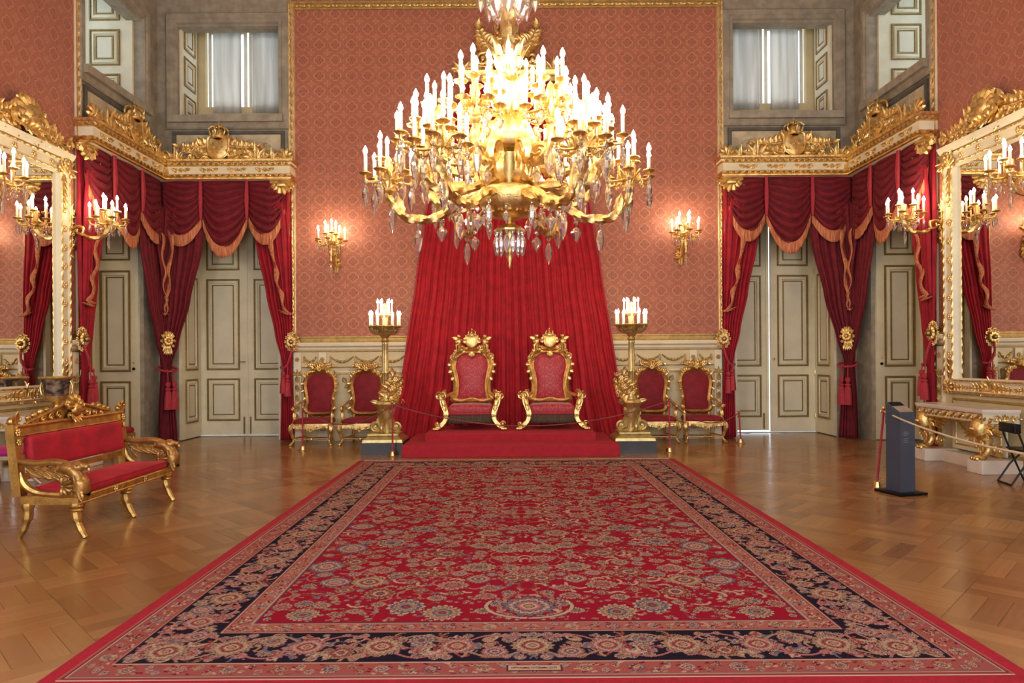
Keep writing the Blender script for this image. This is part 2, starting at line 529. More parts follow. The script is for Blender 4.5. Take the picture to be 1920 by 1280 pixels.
    def spray(s, x, z, a, L, W, bend=0.0, y=0.0, n=5, stem=True):
        """acanthus branch: curved stem with leaves thrown out on both sides"""
        px, pz = x, z; pts = [(px, y - W * .2, pz)]
        for i in range(n):
            t = (i + 0.5) / n; aa = a + bend * t
            sc = W * (1 - 0.55 * t)
            k1, k2 = RND.uniform(.8, 1.25), RND.uniform(.8, 1.25)
            s.leaf(px, pz, aa + 0.75 * k2, sc * 1.45 * k1, sc * 0.62, y, 0.6, 0.25, 1.1 * k2, 5, 2)
            s.leaf(px, pz, aa - 0.75 * k1, sc * 1.45 * k2, sc * 0.62, y, 0.6, 0.25, -1.1 * k1, 5, 2)
            if i % 2 == 0: s.scroll(px + sc * .5 * sin(aa), pz - sc * .5 * cos(aa), sc * .42, aa, 1.2, sc * .13, 1 if bend < 0 else -1, y, 12)
            px += cos(aa) * L / n; pz += sin(aa) * L / n
            pts.append((px, y - W * 0.25, pz))
        s.leaf(px, pz, a + bend, W, W * 0.4, y, 0.5, 0.2, bend * 0.5, 5, 2)
        if stem: s.tube(pts, [W * 0.16, W * 0.07], 6)
        return s
    def shell(s, x, z, r, a0=0.15, a1=pi - 0.15, n=7, y=0.0, th=0.16):
        for i in range(n):
            a = a0 + (a1 - a0) * i / (n - 1)
            q = r * (0.86 + 0.14 * sin(pi * i / (n - 1)))
            pts = [(x + cos(a) * q * t, y - r * (0.12 + 0.28 * sin(pi * (0.15 + 0.7 * t))), z + sin(a) * q * t) for t in (0.05, 0.3, 0.6, 0.85, 1.0)]
            s.tube(pts, [r * th * k for k in (0.3, 0.7, 1.05, 1.15, 0.5)], 6)
        return s.ball((x, y - r * 0.2, z), r * 0.2, 8, 5)
    def rosette(s, x, z, r, n=6, y=0.0):
        for i in range(n):
            a = 2 * pi * i / n
            s.ball((x + cos(a) * r * 0.6, y - r * 0.16, z + sin(a) * r * 0.6), r * 0.38, 6, 4, 1, 0.7, 1)
        return s.ball((x, y - r * 0.3, z), r * 0.3, 6, 4)
    def palmette(s, x, z, h, y=0.0, n=5, W=0.16):
        for i in range(n):
            k = i - (n - 1) / 2
            a = pi / 2 - k * 0.42
            L = h * (1 - 0.16 * abs(k))
            s.leaf(x + k * h * 0.07, z, a, L, h * W, y, 0.5, 0.15, -k * 0.35, 6, 2)
        s.scroll(x - h * 0.3, z + h * 0.14, h * 0.15, 0, 1.2, h * 0.05, 1, y, 14)
        s.scroll(x + h * 0.3, z + h * 0.14, h * 0.15, pi, 1.2, h * 0.05, -1, y, 14)
        return s
    def crown(s, x, z, w, y=0.0):
        """royal crown seen in the round, w wide"""
        r = w / 2
        s.lathe([(r * .78, 0), (r * .84, .02 * w), (r * .84, .14 * w), (r * .78, .16 * w), (r * .6, .16 * w), (r * .6, 0)], (x, y, z), 16)
        for i in range(10):
            a = 2 * pi * i / 10
            s.ball((x + cos(a) * r * .9, y + sin(a) * r * .9, z + .2 * w), w * (.055 if i % 2 else .08), 6, 4)
        for i in range(6):
            a = 2 * pi * (i + .5) / 6
            pts = [(x + cos(a) * r * q, y + sin(a) * r * q, z + h * w) for q, h in ((.82, .15), (1.02, .36), (.98, .56), (.6, .70), (.1, .66))]
            s.tube(cr(pts, 3), w * .05, 6, lobes=2, depth=.2, twist=60)
        s.lathe([(r * .7, .16 * w), (r * .72, .34 * w), (r * .5, .5 * w), (0, .6 * w)], (x, y, z), 12)
        s.ball((x, y, z + .75 * w), w * .09, 8, 6)
        s.box(x - .018 * w, x + .018 * w, y - .018 * w, y + .018 * w, z + .82 * w, z + 1.02 * w)
        return s.box(x - .065 * w, x + .065 * w, y - .018 * w, y + .018 * w, z + .91 * w, z + .95 * w)
    def shield(s, x, z, w, h, y=0.0):
        o = [(x - w / 2, z + h), (x - w * .2, z + h * 1.05), (x, z + h), (x + w * .2, z + h * 1.05), (x + w / 2, z + h), (x + w * .55, z + h * .6),
             (x + w * .5, z + h * .25), (x + w * .25, z + .03 * h), (x, z - .06 * h), (x - w * .25, z + .03 * h), (x - w * .5, z + h * .25), (x - w * .55, z + h * .6)]
        o = [(p[0], p[1]) for p in cr([(q[0], q[1], 0) for q in o], 3, True)]
        s.fill(o, y - w * .1, w * .1, w * .12, 4)
        s.tube([(p[0], y - w * .12, p[1]) for p in o], w * .055, 6, True)
        for dx, dz in ((0, .75), (0, .3), (-.22, .52), (.22, .52), (0, .52)):
            s.shieldlet(x + dx * w, z + dz * h, w * .13, y - w * .2)
        return s
    def shieldlet(s, x, z, w, y):
        return s.prism([(x - w / 2, z + w / 2), (x - w / 2, z - w * .2), (x, z - w * .65), (x + w / 2, z - w * .2), (x + w / 2, z + w / 2)], y - w * .3, y + w * .6)
    def garland(s, x0, x1, z, sag, r, y=0.0, n=12):
        pts = []
        for i in range(n + 1):
            t = i / n
            pts.append((x0 + (x1 - x0) * t, y - r, z - sag * (1 - (2 * t - 1) ** 2)))
        rad = [r * (0.35 + 0.65 * sin(pi * i / n)) for i in range(n + 1)]
        s.tube(cr(pts, 2), [rad[min(n, i // 2)] for i in range(2 * n + 1)], 6, lobes=3, twist=90, depth=.3)
        return s
    # ---- to object
    def mesh(s, name):
        me = bpy.data.meshes.new(name)
        me.from_pydata(s.v, [], s.f)
        me.validate(); me.update()
        return me
    def build(s, name, mat, parent=None, smooth=40.0, loc=None):
        me = s.mesh(name)
        me.materials.append(MATS[mat])
        if smooth and len(me.polygons):
            me.polygons.foreach_set('use_smooth', [True] * len(me.polygons))
            me.set_sharp_from_angle(angle=math.radians(smooth))
        o = bpy.data.objects.new(name, me); COL.objects.link(o)
        if parent is not None: o.parent = parent
        if loc is not None: o.location = loc
        return o

def inst(name, me, parent, loc=(0, 0, 0), rot=(0, 0, 0), scale=(1, 1, 1)):
    o = bpy.data.objects.new(name, me); COL.objects.link(o)
    if parent is not None: o.parent = parent
    o.location = loc; o.rotation_euler = rot; o.scale = scale
    return o
def share(mb, name, mat, smooth=40.0):
    me = mb.mesh(name); me.materials.append(MATS[mat])
    if smooth:
        me.polygons.foreach_set('use_smooth', [True] * len(me.polygons)); me.set_sharp_from_angle(angle=math.radians(smooth))
    return me
def tag(o, label, cat, group=None):
    o['label'] = label; o['category'] = cat
    if group: o['group'] = group
    return o
def thing(name, label, cat, loc=(0, 0, 0), rz=0.0, group=None):
    o = bpy.data.objects.new(name, None); COL.objects.link(o)
    o.empty_display_size = 0.2
    o.location = loc; o.rotation_euler = (0, 0, rz)
    return tag(o, label, cat, group)
def struct(o, label=None):
    o['kind'] = 'structure'
    if label: o['label'] = label
    return o
def struct_root(name, loc=(0, 0, 0), rz=0.0, label=None):
    o = bpy.data.objects.new(name, None); COL.objects.link(o)
    o.location = loc; o.rotation_euler = (0, 0, rz); o.empty_display_size = .2
    return struct(o, label)
def copy_tree(o, parent=None):
    c = o.copy(); COL.objects.link(c)
    if parent is not None: c.parent = parent
    for ch in list(o.children):
        copy_tree(ch, c)
    return c
def dup(root, loc, rz=None, label=None, mirror=False, group=None):
    c = copy_tree(root)
    c.location = loc
    if rz is not None: c.rotation_euler = (0, 0, rz)
    if mirror: c.scale = (-c.scale[0], 1, 1)
    if label: c['label'] = label
    if group: c['group'] = group
    return c
def solidify(o, th=0.012):
    md = o.modifiers.new('thickness', 'SOLIDIFY'); md.thickness = th; md.offset = 0
    return o
SIDE = Matrix.Rotation(pi / 2, 4, 'Z')     # from a back-wall layout to the left wall layout

# ================================================================== THE SETTING
HW, YB, ZC = 7.15, 14.0, 9.6
OX0, OX1 = -6.75, -4.66           # corner openings in the back wall (mirrored on the right)
OY0, OY1 = 11.56, 13.42           # openings in the side walls
ZD, ZS, ZT = 5.0, 6.62, 8.5       # door head, sill of the upper window, head of the upper window
TH = 1.0
THS = 1.42                        # the side walls are thicker

# ---- parquet floor: squares of four oak planks laid on the diagonal
fl = MB().box(-HW - THS, HW + THS, FRONT_Y - .5, YB + TH, -0.3, -0.003).build('floor', 'floor_joint', smooth=0)
struct(fl, 'polished oak parquet floor laid diagonally')
MOD = 0.56; NP = 4; GAP = 0.002
def plank_mesh(ps, name):
    vs = []; fs = []; cols = []
    for (a0, a1, b0, b1, tint, d) in ps:
        o = len(vs); e = 0.003; r2 = 0.70710678
        ring = [(a0, b0), (a1, b0), (a1, b1), (a0, b1)]
        e = .0015; inn = [(a0 + e, b0 + e), (a1 - e, b0 + e), (a1 - e, b1 - e), (a0 + e, b1 - e)]
        for (a, b) in ring: vs.append(((a + b) * r2, (a - b) * r2, -0.0025))
        for (a, b) in inn: vs.append(((a + b) * r2, (a - b) * r2, 0.0))
        fs.append((o + 7, o + 6, o + 5, o + 4))
        for k in range(4):
            l = (k + 1) % 4; fs.append((o + k, o + 4 + k, o + 4 + l, o + l))
        cols += [(tint, d, 0, 1)] * 8
    me = bpy.data.meshes.new(name); me.from_pydata(vs, [], fs); me.update()
    ca = me.color_attributes.new('tint', 'FLOAT_COLOR', 'POINT')
    ca.data.foreach_set('color', [c for q in cols for c in q])
    me.materials.append(MATS['parquet'])
    return me
planks = []
r2 = 0.70710678
for i in range(-26, 40):
    for j in range(-34, 34):
        ca, cb = (i + .5) * MOD, (j + .5) * MOD
        cx, cy = (ca + cb) * r2, (ca - cb) * r2
        if abs(cx) > HW + .5 or cy < FRONT_Y - .4 or cy > YB + .9: continue
        d = (i + j) % 2; base = RND.uniform(.25, .75)
        for k in range(NP):
            w = MOD / NP
            if d: q = (ca - MOD / 2 + GAP / 2, ca + MOD / 2 - GAP / 2, cb - MOD / 2 + k * w + GAP / 2, cb - MOD / 2 + (k + 1) * w - GAP / 2)
            else: q = (ca - MOD / 2 + k * w + GAP / 2, ca - MOD / 2 + (k + 1) * w - GAP / 2, cb - MOD / 2 + GAP / 2, cb + MOD / 2 - GAP / 2)
            tint = min(1, max(0, base * .6 + RND.uniform(0, .45)))
            px, py = ((q[0] + q[1] + q[2] + q[3]) / 2 * r2, (q[0] + q[1] - q[2] - q[3]) / 2 * r2)
            seen = py > 3.2 and abs(px / py) < .745 and not (-2.2 < px < 2.45 and py < 11.0)
            planks.append((py if seen else 99 + abs(py), q + (tint, float(d))))
planks.sort(key=lambda p: p[0])
for k, (_, q) in enumerate(planks[:300]):
    o = inst('floor_plank', plank_mesh([q], 'floor_plank'), fl)
o = inst('distant_planks', plank_mesh([q for _, q in planks[300:]], 'distant_planks'), fl)
o['kind'] = 'stuff'

# ---- ceiling
ce = MB().box(-HW - THS, HW + THS, FRONT_Y - .5, YB + TH, ZC, ZC + .25).build('ceiling', 'ceiling_plaster', smooth=0)
struct(ce, 'cream plaster ceiling')
prof = [(0, -.34), (.06, -.34), (.09, -.28), (.16, -.22), (.19, -.12), (.30, -.06), (.32, 0), (0, 0)]
MB().sweep([(-HW, FRONT_Y), (-HW, YB), (HW, YB), (HW, FRONT_Y)], [(a, ZC + .14 + b) for a, b in prof]).build('cornice', 'cream', ce)

# ---- walls
wb = MB().box(OX1 + .27, -OX1 - .27, YB, YB + TH, 0, ZC).build('wall_back', 'damask_x', smooth=0)
struct(wb, 'back wall hung with salmon silk damask')
wl = MB().box(-HW - THS, -HW, FRONT_Y, OY0 - .22, 0, ZC).build('wall_left', 'damask_y', smooth=0)
struct(wl, 'left wall hung with salmon silk damask')
wr = MB().box(HW, HW + THS, FRONT_Y, OY0 - .22, 0, ZC).build('wall_right', 'damask_y', smooth=0)
struct(wr, 'right wall hung with salmon silk damask')
mfw = MB()
xs = [-HW - TH, -5.55, -3.65, -.95, .95, 3.65, 5.55, HW + TH]
for k in range(0, 8, 2): mfw.box(xs[k], xs[k + 1], FRONT_Y - .5, FRONT_Y, 0, ZC)
for k in (1, 3, 5):
    mfw.box(xs[k], xs[k + 1], FRONT_Y - .5, FRONT_Y, 0, 1.1); mfw.box(xs[k], xs[k + 1], FRONT_Y - .5, FRONT_Y, 5.7, ZC)
wf = mfw.build('wall_front', 'damask_x', smooth=0); struct(wf, 'wall behind the viewer with three tall windows')
for k, wx in enumerate((-4.6, 0, 4.6)):
    m = MB().frame(wx - .95, 1.1, wx + .95, 5.7, [(0, 0), (.09, 0), (.09, .08), (0, .08)], FRONT_Y - .1)
    m.box(wx - .05, wx + .05, FRONT_Y - .18, FRONT_Y - .1, 1.1, 5.7)
    for zz in (2.3, 3.5, 4.7): m.box(wx - .95, wx + .95, FRONT_Y - .17, FRONT_Y - .11, zz - .02, zz + .02)
    struct(m.build('window_%d' % (k + 5), 'window_white', smooth=0))

def both(fn, parents):
    """run a builder for the left (M identity) and the mirrored right side"""
    for sg, par in zip((1, -1), parents):
        fn(Matrix.Scale(sg, 4, (1, 0, 0)), par)
def stone(M, p):
    e = .27
    MB(M).box(OX1, OX1 + e, YB, YB + TH, 0, ZC).build('stone_pier', 'stone', p, 0)
    MB(M).box(-HW - TH, OX0, YB, YB + TH, 0, ZC).build('stone_pier', 'stone', p, 0)
    MB(M).box(OX0, OX1, YB, YB + TH, ZD, ZS).build('stone_apron', 'stone', p, 0)
    MB(M).box(OX0, OX1, YB, YB + .28, ZT, ZC).build('stone_lintel', 'stone', p, 0)
    MB(M).frame(OX0 - .2, ZS - .24, OX1 + .22, ZT + .26, [(0, 0), (0, .05), (.03, .08), (.12, .08), (.14, .05), (.2, .05), (.22, 0)], YB).build('stone_frame', 'stone', p)
    MB(M).box(OX0 - .12, OX1 + .12, YB - .16, YB + .4, ZS - .12, ZS + .02).build('stone_sill', 'stone', p, 0)
    # carved panel under the sill
    m = MB(M).frame(OX0 - .08, 5.2, OX1 + .12, 6.34, [(0, 0), (0, .05), (.05, .05), (.08, 0)], YB)
    m.build('panel_border', 'stone_dark', p)
    m = MB(M).box(OX0, OX1 + .04, YB - .02, YB + .02, 5.28, 6.27); m.build('carved_panel', 'stone_panel', p, 0)
    m = MB(M); cx = (OX0 + OX1) / 2
    m.tube([(cx + cos(a) * .46, YB - .03, 5.72 + sin(a) * .42) for a in [pi * i / 16 for i in range(17)]], .045, 6)
    m.tube([(cx + cos(a) * .34, YB - .03, 5.72 + sin(a) * .30) for a in [pi * i / 16 for i in range(17)]], .02, 6)
    for sg in (-1, 1):
        m.spray(cx + sg * .5, 5.8, pi / 2 - sg * .9, .42, .12, -sg * .6, YB - .02, 4)
        m.scroll(cx + sg * .78, 6.02, .1, 0, 1.3, .02, sg, YB - .02)
    m.build('carved_arch', 'stone_panel', p)
both(stone, (wb, wb))
def stone_side(M, p):
    e = .22
    MB(M).box(-HW - THS, -HW, OY0 - e, OY0, 0, ZC).build('stone_pier', 'stone', p, 0)
    MB(M).box(-HW - THS, -HW, OY1, YB, 0, ZC).build('stone_pier', 'stone', p, 0)
    MB(M).box(-HW - THS, -HW, OY0, OY1, ZD, ZS).build('stone_apron', 'stone', p, 0)
    MB(M).box(-HW - .28, -HW, OY0, OY1, ZT - .18, ZC).build('stone_lintel', 'stone', p, 0)
    L = M @ Matrix.Translation((-HW, 0, 0)) @ SIDE      # local x = world y
    MB(L).frame(OY0 - .2, ZS - .24, OY1 + .2, ZT + .08, [(0, 0), (0, .05), (.03, .08), (.12, .08), (.14, .05), (.18, .05), (.2, 0)], 0).build('stone_frame', 'stone', p)
    MB(L).box(OY0 - .12, OY1 + .12, -.16, .4, ZS - .12, ZS + .02).build('stone_sill', 'stone', p, 0)
    MB(L).frame(OY0 - .02, 5.2, OY1 + .08, 6.34, [(0, 0), (0, .05), (.05, .05), (.08, 0)], 0).build('panel_border', 'stone_dark', p)
    MB(L).box(OY0 + .05, OY1, -.02, .02, 5.28, 6.27).build('carved_panel', 'stone_panel', p, 0)
    m = MB(L); cx = (OY0 + OY1) / 2
    m.tube([(cx + cos(a) * .46, -.03, 5.72 + sin(a) * .42) for a in [pi * i / 16 for i in range(17)]], .045, 6)
    m.tube([(cx + cos(a) * .34, -.03, 5.72 + sin(a) * .30) for a in [pi * i / 16 for i in range(17)]], .02, 6)
    m.build('carved_arch', 'stone_panel', p)
both(stone_side, (wl, wr))

# ---- panelled doors, jamb leaves and shutters
def panel_leaf(parent, M, x0, x1, z0, z1, rows, name='leaf', mx=.15, th=.05):
    """painted leaf with raised panels: slab behind, gilded mouldings proud; faces -y at y=0"""
    lf = MB(M).box(x0, x1, 0, th, z0, z1).build(name, 'door_paint', parent, 0)
    for (a, b) in rows:
        MB(M).frame(x0 + mx, a, x1 - mx, b, [(0, 0), (.006, .022), (.03, .022), (.04, 0)], 0).build('molding', 'gilt_line', lf)
        MB(M).frame(x0 + mx + .055, a + .055, x1 - mx - .055, b - .055, [(0, 0), (.004, .016), (.03, .03), (.04, .03), (.05, 0)], 0).build('molding', 'door_paint', lf)
        i = .125
        MB(M).frame(x0 + mx + i, a + i, x1 - mx - i, b - i, [(0, 0), (.004, .014), (.018, .014), (.024, 0)], 0).build('molding', 'gilt_line', lf)
        i = .16
        if x1 - x0 - 2 * mx > 2 * i + .02:
            MB(M).box(x0 + mx + i, x1 - mx - i, -.012, .01, a + i, b - i).build('panel', 'panel_paint', lf, 0)
    return lf
DROWS = [(.33, 1.26), (1.44, 3.43), (3.62, 4.8)]
UROWS = [(6.74, 7.22), (7.38, 8.0), (8.14, 9.2)]
def hinge(lf, M, x, zs, mat='brass'):
    for z in zs: MB(M).lathe([(.012, -.07), (.016, -.06), (.016, .06), (.012, .07)], (x, -.015, z), 8).build('hinge', mat, lf)
T = Matrix.Translation
MIR = Matrix.Scale(-1, 4, (1, 0, 0))
WX = OX1 - OX0
# left door in the back wall: two closed leaves and a folded leaf on the jamb
for idx, Mx in ((1, Matrix.Identity(4)), (2, MIR)):
    d = struct_root('door_%d' % idx, label='tall panelled double door in the %s corner of the back wall' % ('left' if idx == 1 else 'right'))
    yd = YB + TH - .07
    B = Mx @ T((OX0, yd, 0))
    half = WX / 2
    if idx == 1:
        a = panel_leaf(d, B, .02, half, .02, ZD, DROWS)
        b = panel_leaf(d, B, half + .008, WX - .02, .02, ZD, DROWS)
        MB(B).box(half - .03, half + .03, -.025, .0, .02, ZD).build('astragal', 'door_paint', a, 0)
        MB(B).tube([(half - .03, -.03, 1.62), (half - .03, -.07, 1.62), (half - .14, -.07, 1.62)], .012, 6).build('handle', 'gilt_line', a)
        for bx in (half - .06, half + .08): MB(B).box(bx - .012, bx + .012, -.03, 0, .05, .42).build('bolt', 'gilt_line', a, 0)
        hinge(a, B, .03, (.35, 1.3, 3.5))
    else:
        # mirrored frame: local x=0 is the corner side; that leaf stands ajar, the far leaf is shut
        A = B @ T((.04, -.02, 0)) @ Matrix.Rotation(math.radians(-4), 4, 'Z')
        a = panel_leaf(d, A, 0, half - .05, .02, ZD, DROWS)
        MB(A).lathe([(.0, 0), (.022, .01), (.028, .03), (.022, .05), (0, .055)], (half - .1, 0, 1.6), 10, 'y').build('knob', 'brass', a)
        hinge(a, A, .01, (.35, 1.3, 3.5))
        b = panel_leaf(d, B, half + .008, WX - .02, .045, ZD, DROWS)
        MB(B).box(half - .0, half + .06, -.025, .0, .045, ZD).build('astragal', 'door_paint', b, 0)
        MB(B).box(half + .1, half + .13, -.03, 0, .08, .42).build('bolt', 'gilt_line', b, 0)
    # folded leaf on the visible jamb (at x = OX0, facing the middle of the room)
    J = Mx @ T((OX0 + .05, YB + .02, 0)) @ SIDE
    c = panel_leaf(d, J, 0, TH - .12, .02, ZD, DROWS, 'jamb_leaf', .16)
    J2 = Mx @ T((OX1 - .05, YB + TH - .1, 0)) @ Matrix.Rotation(-pi / 2, 4, 'Z')
    panel_leaf(d, J2, 0, TH - .12, .02, ZD, DROWS, 'jamb_leaf', .16)
    MB(Mx).box(OX0, OX1, YB + .0, YB + TH, ZD - .02, ZD + .02).build('soffit', 'door_paint', d, 0)
    MB(Mx).box(OX0, OX1, YB + .85, YB + TH + .1, -.002, .012).build('threshold', 'marble_grey', d, 0)
# side doors
for idx, Mx in ((3, Matrix.Identity(4)), (4, MIR)):
    d = struct_root('door_%d' % idx, label='panelled door leaf folded back in the %s side doorway' % ('left' if idx == 3 else 'right'))
    Fm = Mx @ T((-HW - TH + .02, OY1 - .05, 0))
    a = panel_leaf(d, Fm, 0, TH - .1, .02, ZD, DROWS, 'jamb_leaf', .15)
    MB(Fm).lathe([(0, 0), (.022, .01), (.03, .03), (.022, .05), (0, .055)], (TH - .18, 0, 1.5), 10, 'y').build('knob', 'black_metal', a)
    MB(Fm).lathe([(0, 0), (.016, .01), (.02, .02), (0, .03)], (TH - .18, 0, 1.62), 8, 'y').build('keyhole', 'brass', a)
    S = Mx @ T((-HW - TH + .07, 0, 0)) @ SIDE
    mid = (OY0 + OY1) / 2
    panel_leaf(d, S, OY0 + .02, mid, .02, ZD, DROWS); panel_leaf(d, S, mid + .01, OY1 - .02, .02, ZD, DROWS)
    MB(Mx).box(-HW - TH, -HW, OY0, OY1, ZD - .02, ZD + .02).build('soffit', 'door_paint', d, 0)
# upper windows, back wall
for idx, Mx in ((1, Matrix.Identity(4)), (2, MIR)):
    w = struct_root('window_%d' % idx, label='upper window with drawn cloth blinds above the %s curtained doorway' % ('left' if idx == 1 else 'right'))
    yd = YB + TH - .06
    B = Mx @ T((OX0, yd, 0))
    m = MB(B).frame(0, ZS + .34, WX, ZC - .5, [(0, 0), (.22, 0), (.22, .08), (.2, .1), (0, .1)], .04)
    m.box(0, WX, .0, .08, ZC - .5, ZC); m.build('window_frame', 'cream', w, 0)
    lf = MB(B).box(0, WX, -.02, .08, ZS, ZS + .42).build('window_apron', 'cream', w, 0)
    MB(B).box(.05, WX - .02, -.1, .02, ZS + .38, ZS + .43).build('window_ledge', 'cream', w, 0)
    MB(B).frame(.42, ZS + .02, WX - .1, ZS + .26, [(0, 0), (.004, .012), (.02, .012), (.025, 0)], -.02).build('molding', 'gilt_line', lf)
    # two casements with glass, mullion bright against the sky
    for cx0, cx1 in ((.24, WX * .52), (WX * .54, WX - .24)):
        fr = MB(B).frame(cx0, ZS + .44, cx1, ZC - .74, [(0, 0), (.07, 0), (.07, .05), (0, .05)], .06).build('casement', 'window_white', w, 0)
        MB(B).box(cx0 + .06, cx1 - .06, .04, .045, ZS + .5, ZC - .8).build('pane', 'window_glass', fr, 0)
    for cx0, cx1 in ((.40, WX * .485), (WX * .60, WX - .22)):
        def fn(u, v, cx0=cx0, cx1=cx1):
            return (cx0 + (cx1 - cx0) * u, -.125 + .012 * sin(u * 23) * (.4 + .6 * (1 - v)), ZS + .40 + (8.78 - ZS - .40) * v)
        solidify(MB(B).grid(fn, 40, 8).build('blind', 'blind_cloth', w), .004)
    MB(B).tube([(.22, -.125, 8.8), (WX - .2, -.125, 8.8)], .02, 8).build('blind_roller', 'window_white', w)
    J = Mx @ T((OX0 + .05, YB + .12, 0)) @ SIDE
    panel_leaf(w, J, 0, TH - .3, ZS + .03, ZC - .05, UROWS, 'shutter', .1)
    J2 = Mx @ T((OX1 - .05, YB + TH - .14, 0)) @ Matrix.Rotation(-pi / 2, 4, 'Z')
    panel_leaf(w, J2, 0, TH - .3, ZS + .03, ZC - .05, UROWS, 'shutter', .1)
for idx, Mx in ((3, Matrix.Identity(4)), (4, MIR)):
    w = struct_root('window_%d' % idx, label='upper window with panelled shutters in the %s wall' % ('left' if idx == 3 else 'right'))
    Fm = Mx @ T((-HW - 1.24, OY1 - .05, 0))
    panel_leaf(w, Fm, 0, 1.08, ZS + .03, ZC - .02, [(6.62 + .05, 7.28), (7.44, 8.15), (8.32, 8.98)], 'shutter', .24)
    S = Mx @ T((-HW - THS + .05, 0, 0)) @ SIDE
    MB(S).frame(OY0, ZS, OY1, ZC, [(0, 0), (.2, 0), (.2, .08), (0, .08)], 0).build('window_frame', 'cream', w, 0)
    for a, b in ((OY0 + .18, (OY0 + OY1) / 2 - .02), ((OY0 + OY1) / 2 + .02, OY1 - .18)):
        fr = MB(S).frame(a, ZS + .2, b, ZC - .2, [(0, 0), (.07, 0), (.07, .05), (0, .05)], 0).build('casement', 'window_white', w, 0)
        MB(S).box(a + .06, b - .06, -.02, -.015, ZS + .26, ZC - .26).build('pane', 'window_glass', fr, 0)

# ---- gilded strips that border the silk
GP = [(0, 0), (0, .03), (.02, .05), (.035, .03), (.085, .03), (.1, .05), (.12, .03), (.12, 0)]
tn = 0
def strip(name, M, z0, z1, label):
    r = MB(M).add([(a - .06, -h, z) for z in (z0, z1) for a, h in GP], [tuple((j, (j + 1) % 8, 8 + (j + 1) % 8, 8 + j)) for j in range(8)] + [tuple(range(8))[::-1], tuple(range(8, 16))])
    o = r.build(name, 'cream_white', None, 30); struct(o, label)
    n = int((z1 - z0) / .03)
    MB(M).tube([(0, -.032, z0 + (z1 - z0) * i / n) for i in range(n + 1)], .026, 6, lobes=2, twist=38, depth=.35).build('gilt_rope', 'gold', o)
    for s in (-1, 1): MB(M).tube([(s * .052, -.045, z0), (s * .052, -.045, z1)], .01, 6).build('gilt_edge', 'gold', o)
    return o
for sgn, nm in ((-1, 'left'), (1, 'right')):
    tn += 1; strip('trim_%d' % tn, T((sgn * 4.39, YB, 0)), 1.9, 8.98, 'gilded upright strip beside the silk, %s end of the back wall' % nm)
    tn += 1; strip('trim_%d' % tn, T((sgn * HW, OY0 - .19, 0)) @ Matrix.Rotation(-sgn * pi / 2, 4, 'Z'), 0.0, 8.98, 'gilded upright strip at the end of the %s wall silk' % nm)
tn += 1
prof = [(0, 8.82), (.03, 8.82), (.05, 8.84), (.03, 8.86), (.03, 8.92), (.06, 8.94), (.06, 8.97), (0, 8.97)]
o = MB().sweep([(-4.45, YB), (4.45, YB)], prof).build('trim_%d' % tn, 'gold_dull'); struct(o, 'gilded moulding along the top of the back wall silk')
MB().tube([(-4.4 + .03 * i, YB - .035, 8.89) for i in range(294)], .024, 6, lobes=2, twist=38, depth=.3).build('gilt_rope', 'gold', o)

# ---- painted dado with gilded garlands
CAP = [(0, 2.0), (.03, 2.0), (.04, 2.03), (.04, 2.09), (.06, 2.10), (.06, 2.13), (0, 2.13)]
CAP2 = [(0, 1.80), (.04, 1.80), (.06, 1.84), (.09, 1.86), (.10, 1.90), (.15, 1.93), (.16, 1.97), (.16, 2.0), (0, 2.0)]
def pilaster(m, mg, x, w=.15):
    m.box(x - w / 2, x + w / 2, -.085, 0, .12, 1.80); m.box(x - w / 2 - .02, x + w / 2 + .02, -.1, 0, .0, .14)
    mg.frame(x - w / 2 + .02, .2, x + w / 2 - .02, 1.3, [(0, 0), (.004, .012), (.014, .012), (.018, 0)], -.085)
    for z in (.4, .6, .8, 1.0, 1.18): mg.leaf(x, z, pi / 2, .16, .035, -.085)
    mg.palmette(x, 1.33, .14, -.085, 5); mg.rosette(x, 1.66, .05, 6, -.085)
